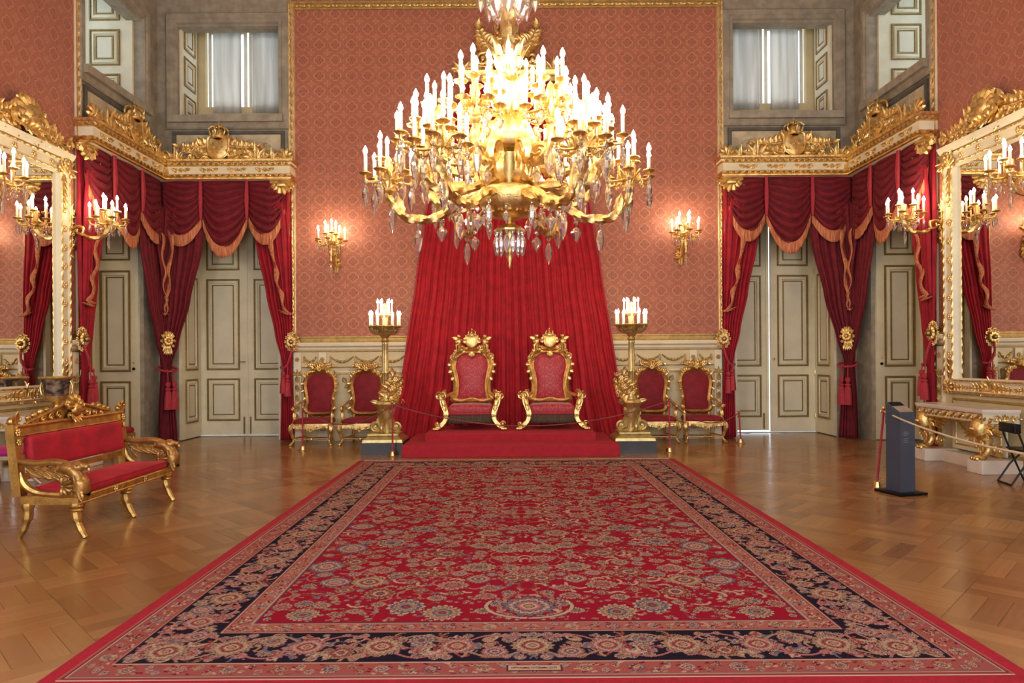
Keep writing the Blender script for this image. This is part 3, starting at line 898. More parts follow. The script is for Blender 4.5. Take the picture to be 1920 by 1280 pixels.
def dado_piece(root, M, x0, x1, pil, panels):
    MB(M).box(x0, x1, -.04, 0, 0, 1.82).build('dado_back', 'cream', root, 0)
    MB(M).box(x0, x1, -.08, 0, 0, .16).build('plinth', 'cream', root, 0)
    MB(M).sweep([(x0, 0), (x1, 0)], CAP2).build('cap_molding', 'cream_white', root)
    MB(M).sweep([(x0, 0), (x1, 0)], CAP).build('cap_border', 'gold_dull', root)
    for z in (1.82, 1.50):
        MB(M).tube([(x0, -.05, z), (x1, -.05, z)], .012, 6).build('gilt_line', 'gold_dull', root)
    for x in pil:
        m = MB(M); mg = MB(M); pilaster(m, mg, x)
        a = m.build('pilaster', 'cream_white', root, 0); mg.build('gilt_carving', 'gold_dull', a)
    for (a, b) in panels:
        n = max(1, int((b - a) / .45 + .5))
        for k in range(n):
            g = MB(M); q = (b - a) / n
            g.garland(a + q * k + .02, a + q * (k + 1) - .02, 1.72, .11, .026, -.04)
            g.leaf(a + q * k + .02, 1.73, -pi / 2, .14, .025, -.04)
            g.build('garland', 'gold_dull', root)
        f = MB(M).frame(a, .28, b, 1.42, [(0, 0), (.004, .02), (.03, .02), (.04, 0)], -.04).build('panel_molding', 'cream_white', root)
        MB(M).frame(a + .05, .33, b - .05, 1.37, [(0, 0), (.004, .014), (.014, .014), (.018, 0)], -.04).build('gilt_molding', 'gold_dull', f)
        if b - a > .5:
            for x in (a + .09, b - .09):
                for z in (1.33,): MB(M).rosette(x, z, .04, 6, -.04).build('corner_rosette', 'gold_dull', f)
            cx = (a + b) / 2
            for s in (-1, 1):
                g = MB(M); g.spray(cx + s * .1, .95, pi / 2 - s * 1.2, .42, .12, s * .5, -.04, 5); g.spray(cx + s * .1, .55, pi / 2 - s * 1.6, .35, .09, s * .6, -.04, 4)
                g.scroll(cx + s * .3, .78, .1, 0, 1.4, .015, s, -.04)
                g.build('gilt_branch', 'gold_dull', f)
        else:
            MB(M).spray((a + b) / 2, .5, pi / 2, .5, .07, 0, -.04, 5).build('gilt_branch', 'gold_dull', f)
bb = struct_root('baseboard_back', (0, YB, 0), 0, 'cream painted dado with gilded garlands along the back wall')
for Mx in (Matrix.Identity(4), MIR):
    dado_piece(bb, Mx, -4.39, -1.95, [-4.29, -3.78], [(-4.18, -3.89), (-3.64, -2.1)])
for sgn, nm in ((-1, 'left'), (1, 'right')):
    bl = struct_root('baseboard_%s' % nm, (sgn * HW, 0, 0), -sgn * pi / 2, 'cream painted dado with gilded carving along the %s wall' % nm)
    Mx = Matrix.Identity(4) if sgn < 0 else MIR
    dado_piece(bl, Mx, 11.015, OY0 - .26, [11.17], [])
    dado_piece(bl, Mx, 8.6, 8.945, [8.78], [])
    MB(Mx).box(8.945, 11.015, -.04, 0, 0, 1.04).build('dado_back', 'cream', bl, 0)
    MB(Mx).frame(9.1, .2, 10.9, .98, [(0, 0), (.004, .02), (.03, .02), (.04, 0)], -.04).build('panel_molding', 'gold_dull', bl)
    MB(Mx).box(FRONT_Y, 8.6, -.06, 0, 0, 1.82).build('dado_back', 'cream', bl, 0)
    MB(Mx).sweep([(FRONT_Y, 0), (8.6, 0)], CAP2).build('cap_molding', 'cream_white', bl)

# ================================================================== PELMETS, VALANCES, CURTAINS
ID = Matrix.Identity(4)
CL = (-HW, YB, 0)                        # left corner; right corner things are mirrored copies
PW = .30                                  # how far the pelmet stands off the wall
def pelmet(root):
    D1, X1 = 2.68, 2.80
    # path: from the side wall end round the inner corner to the back wall end (room on the right of travel)
    path = [(0, -D1), (PW, -D1), (PW, -PW), (X1, -PW), (X1, 0)]
    body = [(-.28, 5.29), (0, 5.29), (.02, 5.33), (.02, 5.38), (0, 5.40), (0, 5.54), (.02, 5.55), (.05, 5.60), (.07, 5.66), (-.28, 5.66)]
    MB().sweep(path, body).build('pelmet_board', 'cream_white', root)
    MB().sweep(path, [(-.02, 5.285), (.03, 5.285), (.035, 5.31), (.02, 5.33), (.034, 5.345), (.034, 5.375), (.012, 5.39), (-.02, 5.39)]).build('lower_molding', 'gold', root)
    MB().sweep(path, [(-.02, 5.545), (.015, 5.545), (.04, 5.56), (.04, 5.60), (.06, 5.615), (.085, 5.65), (.085, 5.675), (-.02, 5.675)]).build('upper_molding', 'gold', root)
    for nm, z, off, r in (('gilt_bead', 5.36, .035, .022), ('gilt_bead', 5.585, .045, .026)):
        for seg in (((PW + off, -D1), (PW + off, -PW - off)), ((PW + off, -PW - off), (X1, -PW - off)), ((0, -D1 - off), (PW + off, -D1 - off))):
            (ax, ay), (bx, by) = seg; L = sqrt((bx - ax) ** 2 + (by - ay) ** 2); n = int(L / .02)
            MB().tube([(ax + (bx - ax) * i / n, ay + (by - ay) * i / n, z) for i in range(n + 1)], r, 6, lobes=2, twist=50, depth=.35).build(nm, 'gold', root)
    for M, c0 in ((ID, 1), (SIDE, -1)):
        for k in range(4):
            x = c0 * (.62 + .56 * k)
            m = MB(M).rosette(x, 5.47, .05, 6, -PW)
            for s in (-1, 1): m.leaf(x + s * .05, 5.47, pi / 2 - s * pi / 2, .15, .035, -PW, .4, .1, s * .4); m.scroll(x + s * .1, 5.46, .04, 0, 1.2, .012, s, -PW, 12)
            m.build('frieze_ornament', 'gold', root)
        # cresting: arms of the kingdom under a crown, acanthus sprays, palmettes
        cx = c0 * 1.37; y = -PW + .03
        MB(M).shield(cx, 5.70, .38, .42, y).build('coat_of_arms', 'gold', root)
        MB(M).crown(cx, 6.1, .35, y).build('crown', 'gold', root)
        for s in (-1, 1):
            m = MB(M).spray(cx + s * .17, 5.98, pi / 2 - s * 1.9, .62, .15, s * .55, y, 6)
            m.spray(cx + s * .2, 5.75, pi / 2 - s * 1.2, .3, .12, -s * .5, y, 4)
            m.scroll(cx + s * .3, 5.80, .1, 0, 1.4, .025, -s, y); m.scroll(cx + s * .52, 5.74, .075, 0, 1.4, .02, -s, y)
            m.build('acanthus_spray', 'gold', root)
        for x, h in ((.50, .30), (2.12, .38), (2.44, .26)):
            MB(M).palmette(c0 * x, 5.66, h, y, 5).build('palmette', 'gold', root)
        MB(M).spray(c0 * 1.95, 5.67, pi / 2 - c0 * 1.4, .4, .07, 0, y, 4).spray(c0 * .85, 5.67, pi / 2 + c0 * 1.4, .3, .07, 0, y, 4).build('acanthus_spray', 'gold', root)
        m = MB(M).shell(c0 * 2.72, 5.68, .22, .2, pi - .2, 6, y); m.build('corner_shell', 'gold', root)
        # carved bracket under the outer end
        m = MB(M)
        m.shell(c0 * 2.58, 5.27, .27, pi + .1, 2 * pi - .1, 8, -.06, .2); m.ball((c0 * 2.58, -.14, 5.2), .11, 10, 8, 1.5, .9, .8)
        for s in (-1, 1): m.scroll(c0 * 2.58 + s * .22, 5.2, .07, 0, 1.3, .025, s, -.1); m.leaf(c0 * 2.58 - c0 * .1, 5.22, -pi / 2 - c0 * 1.0, .3, .07, -.12, .6, .1, c0 * .3)
        m.build('carved_bracket', 'gold', root)
    m = MB().ball((PW - .02, -PW + .02, 5.74), .09, 10, 8, 1, 1, 1.1); m.palmette(PW, 5.66, .16, -PW - .03, 5); m.build('corner_finial', 'gold', root)
    m = MB(Matrix.Translation((PW, -PW, 0)) @ Matrix.Rotation(pi / 4, 4, 'Z')); m.leaf(0, 5.54, -pi / 2, .17, .06, -.03); m.build('corner_leaf', 'gold', root)

def swag(root, M, x0, x1, zl, zr, zm, w0, mat, nf=8, fr=.2, zt=5.32, drop=.0):
    """one festoon: top straight under the pelmet, bottom a deep curve with fringe"""
    def low(u):
        zb = zl + (zr - zl) * u
        return zb - (zb - zm) * (1 - abs(2 * u - 1) ** 2.2)
    def fn(u, v):
        zb = low(u); q = v ** 1.25
        z = zt + (zb - zt) * q
        side = abs(2 * u - 1)
        ph = v * nf * 2 * pi + 1.2 * sin(u * 7 + x0 * 3)
        amp = .058 * (0.35 + .65 * v) * (1 - .75 * side ** 3)
        dep = w0 + .11 * sin(pi * u) ** .8 * (.25 + .75 * v) + amp * sin(ph)
        return (x0 + (x1 - x0) * u, -dep, z + .018 * sin(ph + 1) * (1 - side))
    o = solidify(MB(M).grid(fn, 22, nf * 7).build('swag', mat, root, 180), .01)
    def ff(u, v):
        zb = low(u); side = abs(2 * u - 1)
        dep = w0 + .012 + .11 * sin(pi * u) ** .8 + .008 * sin(u * 60) * v
        xx = x0 + (x1 - x0) * u
        cx = (x0 + x1) / 2
        return (xx + (cx - xx) * .04 * v, -dep, zb + .035 - (fr + .035) * v)
    solidify(MB(M).grid(ff, 40, 4).build('fringe', 'fringe', o, 180), .014)
    return o
def ribbon(name, M, pts, wd, mat, parent, y):
    """folded band of fringe following a zigzag"""
    P = cr([(p[0], p[1], 0) for p in pts], 4)
    def fn(u, v):
        k = u * (len(P) - 1); i = min(int(k), len(P) - 2); t = k - i
        p = P[i] + (P[i + 1] - P[i]) * t
        return (p.x + (v - .5) * wd * (1 + .35 * sin(u * 22)), y - .05 - .03 * sin(u * 19) - .01 * v, p.y - .04 * v)
    return solidify(MB(M).grid(fn, len(P) * 2, 2).build(name, mat, parent, 180), .012)
def drape(M, rows, nf, amp, nu, nv, y=0.0, ph=0.0):
    """rows: (z, x_left, x_right, stand-off, fold scale) from the top down"""
    tab = [(-r[0],) + r[1:] for r in rows]
    zt, zb = rows[0][0], rows[-1][0]
    def fn(u, v):
        z = zt + (zb - zt) * v
        a, b, w, k = interp(tab, -z)
        f = sin(2 * pi * nf * u + ph + .5 * sin(z * 1.3 + u * 5)) + .35 * sin(2 * pi * nf * 2.3 * u + 1.7 + z * .4)
        return (a + (b - a) * u, y - w - amp * k * f, z)
    return MB(M).grid(fn, nu, nv)
def tassel_mesh():
    m = MB().lathe([(0, .0), (.035, -.01), (.045, -.05), (.03, -.08), (.02, -.1), (.045, -.11), (.05, -.13), (.035, -.15), (.05, -.17), (.062, -.3), (.068, -.44), (.0, -.44)], n=14, lobes=7, depth=.06)
    return share(m, 'tassel', 'cord_red')
TASSEL = tassel_mesh()

def corner_set(side):
    """everything hung in one corner; side -1 left, +1 right (mirrored)"""
    nm = 'left' if side < 0 else 'right'
    sc = (1, 1, 1) if side < 0 else (-1, 1, 1)
    L = (side * HW, YB, 0)
    def root(name, label, cat, group):
        r = thing(name, label, cat, L, 0, group); r.scale = sc; return r
    r = root('corner_pelmet', 'white and gilt pelmet with crowned arms wrapping the %s corner' % nm, 'pelmet', 'gilt corner pelmets')
    pelmet(r)
    for M, c0, where in ((ID, 1, 'back wall'), (SIDE, -1, '%s side wall' % nm)):
        r = root('swag_valance', 'fringed red velvet valance over the %s corner doorway, %s' % (nm, where), 'valance', 'red velvet swag valances')
        dk = 'velvet_dark'
        f = 1 if c0 > 0 else -1
        def X2(a): return f * a
        def sw(a, b, za, zb, zm, w, mat):
            if f > 0: swag(r, M, a, b, za, zb, zm, w, mat)
            else: swag(r, M, -b, -a, zb, za, zm, w, mat)
        sw(.16, .97, 4.62, 4.56, 4.15, .13, dk); sw(.97, 1.90, 4.56, 4.56, 3.92, .14, dk); sw(1.90, 2.66, 4.56, 4.76, 4.17, .13, dk)
        for x in (.97, 1.90):
            m = MB(M); m.tube([(X2(x), -.2, 5.3), (X2(x), -.21, 4.9), (X2(x), -.2, 4.5)], [.03, .045, .03], 8, lobes=3, twist=30, depth=.15); m.build('valance_cord', 'cord_red', r)
        m = MB(M); m.rosette(X2(2.5), 4.78, .1, 8, -.16); m.build('valance_knot', 'velvet', r)
        # outer curtain with its tail
        rows = [(5.3, 1.95, 2.74, .06, .6), (4.4, 1.95, 2.74, .07, .8), (3.9, 2.05, 2.76, .08, 1), (3.0, 2.24, 2.77, .10, 1), (2.2, 2.42, 2.78, .12, .8), (1.62, 2.56, 2.77, .14, .5), (1.50, 2.59, 2.76, .14, .45), (1.3, 2.57, 2.77, .13, .6), (.7, 2.54, 2.79, .12, .8), (0.02, 2.52, 2.80, .11, .8)]
        if f < 0: rows = [(z, -b, -a, w, k) for (z, a, b, w, k) in rows]
        c = root('door_curtain', 'red velvet curtain tied back at the outer edge, %s corner, %s' % (nm, where), 'curtain', 'tied-back red velvet door curtains')
        solidify(drape(M, rows, 7, .035, 60, 60).build('curtain_cloth', 'velvet', c, 180), .01)
        tl = drape(M, [(4.85, X2(2.5) - .16, X2(2.5) + .16, .17, .5), (4.2, X2(2.52) - .2, X2(2.52) + .2, .17, 1), (3.2, X2(2.62) - .13, X2(2.62) + .13, .17, 1), (2.62, X2(2.68) - .08, X2(2.68) + .08, .16, .8)], 3, .03, 26, 20).build('tail', 'velvet', c, 180)
        solidify(tl, .01)
        ribbon('tail_fringe', M, [(X2(2.37), 4.22), (X2(2.42), 3.76), (X2(2.50), 3.45), (X2(2.50), 3.2), (X2(2.60), 3.0), (X2(2.62), 2.75), (X2(2.70), 2.64)], .085, 'fringe', tl, -.17)
        ribbon('tail_fringe', M, [(X2(2.6), 2.66), (X2(2.68), 2.6), (X2(2.77), 2.62)], .12, 'fringe', tl, -.17)
        # gilt holdback, cord and tassels
        m = MB(M).rosette(X2(2.78), 2.02, .12, 9, -.18); m.palmette(X2(2.78), 2.08, .14, -.16, 5, .22)
        for k in range(12): m.rosette(X2(2.78) + .12 * cos(k * pi / 6), 2.02 + .17 * sin(k * pi / 6), .045, 5, -.15); m.ball((X2(2.78), -.24, 2.02), .05, 8, 6)
        m.tube([(X2(2.78), 0, 2.02), (X2(2.78), -.16, 2.02)], .025, 8)
        h = root('curtain_holdback', 'carved gilt holdback rosette beside the %s corner curtain, %s' % (nm, where), 'holdback', 'gilt curtain holdbacks')
        m.build('rosette', 'gold', h)
        cd = root('curtain_tieback', 'red cord tieback with tassels on the outer curtain, %s corner, %s' % (nm, where), 'tieback', 'tasselled cord tiebacks')
        m = MB(M); m.tube(cr([(X2(2.79), -.16, 1.98), (X2(2.77), -.24, 1.75), (X2(2.68), -.24, 1.52), (X2(2.56), -.2, 1.5), (X2(2.6), -.08, 1.54), (X2(2.76), -.06, 1.7)], 5), .022, 8, lobes=3, twist=40)
        m.build('cord', 'cord_red', cd)
        for dx, dz in ((2.63, 1.42), (2.71, 1.36)):
            p = M @ Vector((X2(dx), -.26, dz))
            ts = inst('tassel', TASSEL, cd, p)
            MB(M).tube([(X2(dx), -.26, dz - .02), (X2(dx + .01), -.25, 1.53)], .012, 6).build('cord', 'cord_red', cd)
    # the curtain gathered in the very corner from both doorways
    c = root('corner_curtain', 'dark red velvet curtain gathered and tied in the %s corner' % nm, 'curtain', 'gathered corner curtains')
    for M, f in ((ID, 1), (SIDE, -1)):
        rows = [(5.3, .02, 1.0, .1, .6), (4.4, .03, 1.02, .11, .9), (3.93, .05, .97, .13, 1), (2.85, .1, .74, .17, 1), (2.0, .14, .52, .23, .8), (1.6, .17, .40, .27, .45), (1.46, .18, .38, .28, .4), (1.3, .17, .40, .28, .55), (.7, .14, .46, .27, .8), (0.02, .12, .50, .27, .8)]
        if f < 0: rows = [(z, -b, -a, w, k) for (z, a, b, w, k) in rows]
        solidify(drape(M, rows, 6, .035, 60, 60, 0, .8).build('curtain_cloth', 'velvet_dark', c, 180), .01)
        tr = [(4.75, .12, .52, .2, .6), (4.2, .1, .5, .22, 1), (3.2, .1, .38, .28, 1), (2.6, .12, .30, .30, .6)]
        if f < 0: tr = [(z, -b, -a, w, k) for (z, a, b, w, k) in tr]
        tl = solidify(drape(M, tr, 3, .03, 24, 18).build('tail', 'velvet_dark', c, 180), .01)
        ribbon('tail_fringe', M, [(f * .44, 4.2), (f * .44, 3.9), (f * .36, 3.55), (f * .38, 3.3), (f * .32, 3.0), (f * .32, 2.8), (f * .26, 2.6)], .07, 'fringe', tl, -.26)
    h = root('curtain_medallion', 'oval gilt medallion pinned on the gathered %s corner curtain' % nm, 'medallion', 'gilt curtain medallions')
    K = Matrix.Translation((.33, -.33, 0)) @ Matrix.Rotation(pi / 4, 4, 'Z')
    m = MB(K).rosette(0, 2.05, .11, 9, -.06); m.palmette(0, 2.1, .17, -.04, 5, .22)
    for k in range(5): m.leaf(0, 2.02, -pi / 2 + (k - 2) * .16, .26, .05, -.03, .5, 0)
    for k in range(10): m.rosette(.12 * cos(k * pi / 5), 2.05 + .17 * sin(k * pi / 5), .035, 5, -.05)
    m.ball((0, 0, 2.05), .13, 10, 8, .9, .5, 1.5)
    m.build('medallion', 'gold', h)
    cd = root('curtain_tieback', 'red cord tieback with two tassels on the gathered %s corner curtain' % nm, 'tieback', 'tasselled cord tiebacks')
    m = MB(K); m.tube([(.175 * cos(a), .15 * sin(a) - .02, 1.49 + .05 * sin(a)) for a in [2 * pi * i / 20 for i in range(20)]], .024, 8, True, lobes=3, twist=40)
    m.build('cord', 'cord_red', cd)
    for dx in (-.06, .06):
        MB(K).tube([(dx, -.2, 1.48), (dx, -.22, 1.3), (dx, -.22, 1.22)], .012, 6).build('cord', 'cord_red', cd)
        inst('tassel', TASSEL, cd, K @ Vector((dx, -.22, 1.24)), scale=(1.1, 1.1, 1.25))
corner_set(-1)
corner_set(1)

# ---- throne backdrop
bd = thing('throne_backdrop', 'tall red velvet drape hanging behind the two thrones', 'drape', (.04, YB, 0))
rows = [(7.35, -.75, .75, .22, .6), (6.2, -1.25, 1.25, .20, .9), (4.46, -1.69, 1.69, .16, 1), (3.2, -1.87, 1.87, .18, 1.1), (2.0, -2.05, 2.05, .22, 1.2), (1.2, -2.17, 2.17, .28, 1.4), (.35, -2.34, 2.34, .38, 1.7), (.03, -2.42, 2.42, .46, 1.9)]
solidify(drape(ID, rows, 23, .03, 300, 60).build('drape_cloth', 'velvet_drape', bd, 180), .01)
for s in (-1, 1):
    P = [(s * (.75 + .02), -.26, 7.35), (s * 1.27, -.25, 6.2), (s * 1.70, -.21, 4.46), (s * 1.88, -.22, 3.2), (s * 2.06, -.27, 2.0), (s * 2.18, -.33, 1.2), (s * 2.35, -.43, .35), (s * 2.42, -.5, .06)]
    MB().tube(cr(P, 5), .018, 6, lobes=3, twist=60).build('edge_braid', 'cord_red', bd)
cn = thing('wall_canopy', 'carved gilt canopy with crown on the wall above the throne drape', 'canopy', (.04, YB, 7.1))
m = MB().sweep([(-.95, 0), (-.95, -.34), (.95, -.34), (.95, 0)][::1], [(0, .1), (.0, .2), (.03, .22), (.06, .3), (0, .3), (-.05, .3), (-.05, .1)]); m.build('canopy_rail', 'gold', cn)
m = MB().shield(0, .42, .45, .5, -.3); m.build('coat_of_arms', 'gold', cn)
MB().crown(-.02, .95, .5, -.25).build('crown', 'gold', cn)
for s in (-1, 1):
    m = MB().spray(s * .25, .75, pi / 2 - s * 1.1, .55, .2, s * .9, -.28, 6); m.scroll(s * .5, .55, .16, 0, 1.5, .04, -s, -.28); m.spray(s * .3, .4, pi / 2 - s * 1.5, .55, .12, 0, -.28, 5)
    m.build('acanthus_spray', 'gold', cn)
    MB().palmette(s * .92, .3, .3, -.3, 5).build('palmette', 'gold', cn)

# ================================================================== DAIS AND RUG
da = thing('throne_dais', 'two-step dais covered in red carpet under the thrones', 'dais', (.04, 0, 0))
MB().rbox(-1.83, 1.83, 11.42, 13.38, 0, .2, .012).build('lower_step', 'carpet_red', da)
MB().rbox(-1.5, 1.5, 11.97, 13.36, .19, .34, .012).build('upper_step', 'carpet_red', da)

def lin(c): return np.array(srgb(*c)[:3])
RC = {k: lin(v) for k, v in dict(red=(146, 22, 44), brick=(156, 84, 78), brick2=(164, 96, 86), navy=(28, 26, 42), cream=(186, 156, 134), pink=(168, 104, 104),
      blue=(104, 100, 116), gold=(160, 128, 100), rust=(142, 66, 62), dark=(72, 38, 50), wine=(120, 18, 40)).items()}
RX0, RX1, RY0, RY1 = .13 - 2.47, .13 + 2.47, 3.50, 11.08
def rug():
    nx, ny = 1000, 680
    xs_ = np.linspace(-1, 1, nx) * (RX1 - RX0) / 2
    q = np.linspace(0, 1, ny)
    yl = RY0 + (RY1 - RY0) * q; yh = 1 / (1 / RY0 + (1 / RY1 - 1 / RY0) * q)
    ys_ = yl * .35 + yh * .65
    LY = RY1 - RY0; HX = (RX1 - RX0) / 2
    gx, gy = np.meshgrid(xs_, ys_ - RY0)
    d = np.minimum(np.minimum(HX - np.abs(gx), gy), LY - gy)
    C = np.empty((ny, nx, 3))
    rnd = random.Random(5)
    C[:] = RC['red']
    def zone(a, b, col): C[(d >= a) & (d < b)] = RC[col]
    zone(-1, .205, 'brick'); zone(.205, .595, 'navy'); zone(.595, .752, 'brick2')
    for e, col in ((.0, 'cream'), (.022, 'wine'), (.034, 'cream'), (.045, 'blue'), (.188, 'cream'), (.196, 'dark'), (.592, 'dark'), (.60, 'cream'), (.612, 'rust'), (.735, 'cream'), (.745, 'blue'), (.752, 'dark')):
        zone(e, e + .009, col)
    yy = ys_ - RY0
    def win(cx, cy, r):
        i0, i1 = np.searchsorted(xs_, [cx - r, cx + r]); j0, j1 = np.searchsorted(yy, [cy - r, cy + r])
        return i0, i1, j0, j1
    def flower(cx, cy, r, kind, asp=1.0, rot=0.0, clip=None):
        i0, i1, j0, j1 = win(cx, cy, r * 1.3)
        if i1 - i0 < 1 or j1 - j0 < 1: return
        X_ = gx[j0:j1, i0:i1] - cx; Y_ = (gy[j0:j1, i0:i1] - cy) * asp
        rho = np.hypot(X_, Y_) / r; th = np.arctan2(Y_, X_) + rot
        n, c_out, c_in, c_mid, c_eye = kind
        e = rho / (1 + .09 * np.cos(n * th) + .05 * np.cos(4 * th))
        sub = C[j0:j1, i0:i1]
        ok = np.ones_like(rho, bool) if clip is None else ((d[j0:j1, i0:i1] > clip[0]) & (d[j0:j1, i0:i1] < clip[1]))
        for lim, col in ((1.0, 'dark'), (.95, c_out), (.78, 'dark'), (.74, c_in), (.60, c_out), (.52, 'dark'), (.48, c_mid), (.34, c_in), (.22, 'dark'), (.17, c_eye)):
            sub[(e < lim) & ok] = RC[col]
        pet = (np.cos(n * th) < -.7) & (e < .97) & (e > .55) & ok
        sub[pet] = RC['dark'] * .4 + RC[c_in] * .6
    def stroke(pts, w, col, clip=None):
        for (x, y) in pts:
            i0, i1, j0, j1 = win(x, y, w * 1.6)
            if i1 - i0 < 1 or j1 - j0 < 1: continue
            m = np.hypot(gx[j0:j1, i0:i1] - x, gy[j0:j1, i0:i1] - y) < w
            if clip: m &= (d[j0:j1, i0:i1] > clip[0]) & (d[j0:j1, i0:i1] < clip[1])
            C[j0:j1, i0:i1][m] = RC[col]
    def mirror4(fn, x, y, *a, **k):
        for sx in (-1, 1):
            for yy_ in (y, LY - y): fn(sx * x, yy_, *a, **k)
    kinds = [(16, 'cream', 'pink', 'rust', 'gold'), (20, 'gold', 'cream', 'rust', 'blue'), (14, 'blue', 'cream', 'pink', 'gold'), (18, 'pink', 'cream', 'blue', 'rust'),
             (13, 'cream', 'blue', 'gold', 'rust'), (15, 'gold', 'rust', 'cream', 'blue'), (17, 'cream', 'gold', 'blue', 'rust')]
    fx, fy = HX - .752, LY - 2 * .752
    # spiralling vines in the field
    for k in range(60):
        cx, cy = rnd.uniform(0, fx), .76 + rnd.uniform(0, fy / 2); r0 = rnd.uniform(.1, .24); a0 = rnd.uniform(0, 6.28); dr = rnd.choice((-1, 1))
        for sx in (-1, 1):
            for fl_ in (0, 1):
                pts = []
                for t in np.linspace(0, 1, 60):
                    r = r0 * (1 - .8 * t); a = a0 + dr * 7.5 * t
                    x, y = cx + r * cos(a), cy + r * sin(a)
                    pts.append((sx * x, LY - y if fl_ else y))
                stroke(pts, .0065, 'rust' if k % 2 else 'gold', (.77, 9))
    # small scattered buds and leaves
    for k in range(1000):
        x, y = rnd.uniform(0, fx), .78 + rnd.uniform(0, fy / 2 - .02); r = rnd.uniform(.011, .025)
        kd = rnd.choice(kinds); mirror4(flower, x, y, r, kd, rnd.uniform(.7, 1.8), 0, (.765, 9))
    for k in range(150):
        x, y = rnd.uniform(0, fx), .78 + rnd.uniform(0, fy / 2); a = rnd.uniform(0, 6.28); L = rnd.uniform(.05, .12)
        for sx in (-1, 1):
            for fl_ in (0, 1):
                pts = [(sx * (x + L * t * cos(a + t)), (y + L * t * sin(a + t)) if not fl_ else LY - (y + L * t * sin(a + t))) for t in np.linspace(0, 1, 12)]
                stroke(pts, .011, rnd.choice(('cream', 'gold', 'pink', 'blue')) if sx < 0 and not fl_ else 'cream', (.765, 9))
    placed = []
    def far(x, y, r): return all((x - a) ** 2 + (y - b) ** 2 > (r + c) ** 2 for a, b, c in placed)
    for (n, r0, r1) in ((30, .09, .14), (80, .045, .075)):
        tries = 0; got = 0
        while got < n and tries < 9000:
            tries += 1
            r = rnd.uniform(r0, r1); x, y = rnd.uniform(r * .9, fx - r * .9), .77 + r + rnd.uniform(0, fy / 2 - r)
            if far(x, y, r * .96):
                placed.append((x, y, r)); got += 1
                mirror4(flower, x, y, r, rnd.choice(kinds), rnd.uniform(.9, 1.25), 0, (.765, 9))
    # palmette with two plumes on the axis, at both ends
    for y in (1.02, 1.75, 2.45, 3.1):
        for yy_ in (y, LY - y):
            flower(0, yy_, .17 if y < 1.1 else .13, kinds[2] if y < 1.1 else kinds[0], 1, .2, (.765, 9))
    for fl_ in (0, 1):
        for sx in (-1, 1):
            pts = []
            for t in np.linspace(0, 1, 70):
                a = -pi / 2 + t * 2.0; x, y = sx * .27 * cos(a) * 1.05, 1.02 + .21 * sin(a)
                pts.append((x, LY - y if fl_ else y))
            stroke(pts, .019, 'dark', (.765, 9)); stroke(pts, .013, 'cream', (.765, 9))
    # dark border: rosettes, leaves and a waving vine
    def border(t, off):     # returns positions along the near/far and side borders
        return [('h', t, off), ('v', t, off)]
    per = .43
    def at_border(kind, t, off):
        res = []
        if kind == 'h':
            for sx in (-1, 1):
                for y in (off, LY - off): res.append((sx * t, y))
        else:
            for sx in (-1, 1):
                for y in (LY / 2 + t, LY / 2 - t): res.append((sx * (HX - off), y))
        return res
    for kind, lim in (('h', HX - .2), ('v', LY / 2 - .2)):
        n = int(lim / per) + 1
        for k in range(210 if kind == 'h' else 340):
            t = rnd.uniform(0, lim); off = rnd.uniform(.235, .565)
            kd = rnd.choice(kinds); r = rnd.uniform(.018, .04)
            for p in at_border(kind, t, off): flower(p[0], p[1], r, kd, rnd.uniform(.8, 1.3), 0, (.212, .588))
        for k in range(110 if kind == 'h' else 170):        # curled leaves
            t = rnd.uniform(0, lim); off = rnd.uniform(.25, .55); a = rnd.uniform(0, 6.28); L = rnd.uniform(.05, .11)
            pts = []
            for u in np.linspace(0, 1, 10): pts += at_border(kind, t + L * u * cos(a + 1.6 * u), off + L * u * sin(a + 1.6 * u))
            stroke(pts, rnd.uniform(.006, .011), rnd.choice(('gold', 'pink', 'cream', 'rust', 'blue')), (.212, .588))
        for sg in (1, -1):
            pts = []
            for t in np.arange(0, lim, .006):
                for p in at_border(kind, t, .40 + sg * .15 * sin(t * pi / per)): pts.append(p)
            stroke(pts, .0085, 'pink' if sg > 0 else 'gold', (.212, .588))
        for k in range(n + 1):
            t = k * per
            if t > lim: break
            kd = kinds[(k * 2) % 7]; r = .118 if k % 2 == 0 else .1
            kd = (kd[0] + 2, 'pink' if k % 2 else 'gold', 'cream', 'rust', 'gold')
            for p in at_border(kind, t, .40): flower(p[0], p[1], r, kd, 1, 0, (.212, .588))
            for p in at_border(kind, t + per / 2, .40 + (.08 if k % 2 else -.08)): flower(p[0], p[1], .072, kinds[(k + 3) % 7], 1, 0, (.212, .588))
        # guard bands
        for off, lo, hi, stepw in ((.118, .05, .185, .27), (.675, .62, .735, .25)):
            for k in range(int(lim * 1.02 / stepw) + 1):
                for p in at_border(kind, k * stepw, off): flower(p[0], p[1], .046, kinds[k % 7], 1, 0, (lo, hi))
                for o2 in (-.03, .03):
                    for p in at_border(kind, (k + .5) * stepw + o2, off + o2): flower(p[0], p[1], .024, kinds[(k + 2) % 7], .8, 0, (lo, hi))
            for k in range(int(lim * 60)):
                t = rnd.uniform(0, lim); oo = rnd.uniform(lo, hi); col = rnd.choice(('cream', 'rust', 'gold', 'wine'))
                stroke(at_border(kind, t, oo) + at_border(kind, t + .012, oo + .006), .008, col, (lo, hi))
    # woven cartouche in the near guard band
    m = (np.abs(gx - .0) < .15) & (np.abs(gy - .118) < .038); C[m] = RC['dark']
    m = (np.abs(gx) < .14) & (np.abs(gy - .118) < .03); C[m] = RC['cream'] * 1.05
    for k in range(26):
        x = -.12 + k * .0094; h = rnd.uniform(.004, .016)
        stroke([(x, .118 - h), (x, .118), (x + .003, .118 + h * .6)], .0035, 'dark')
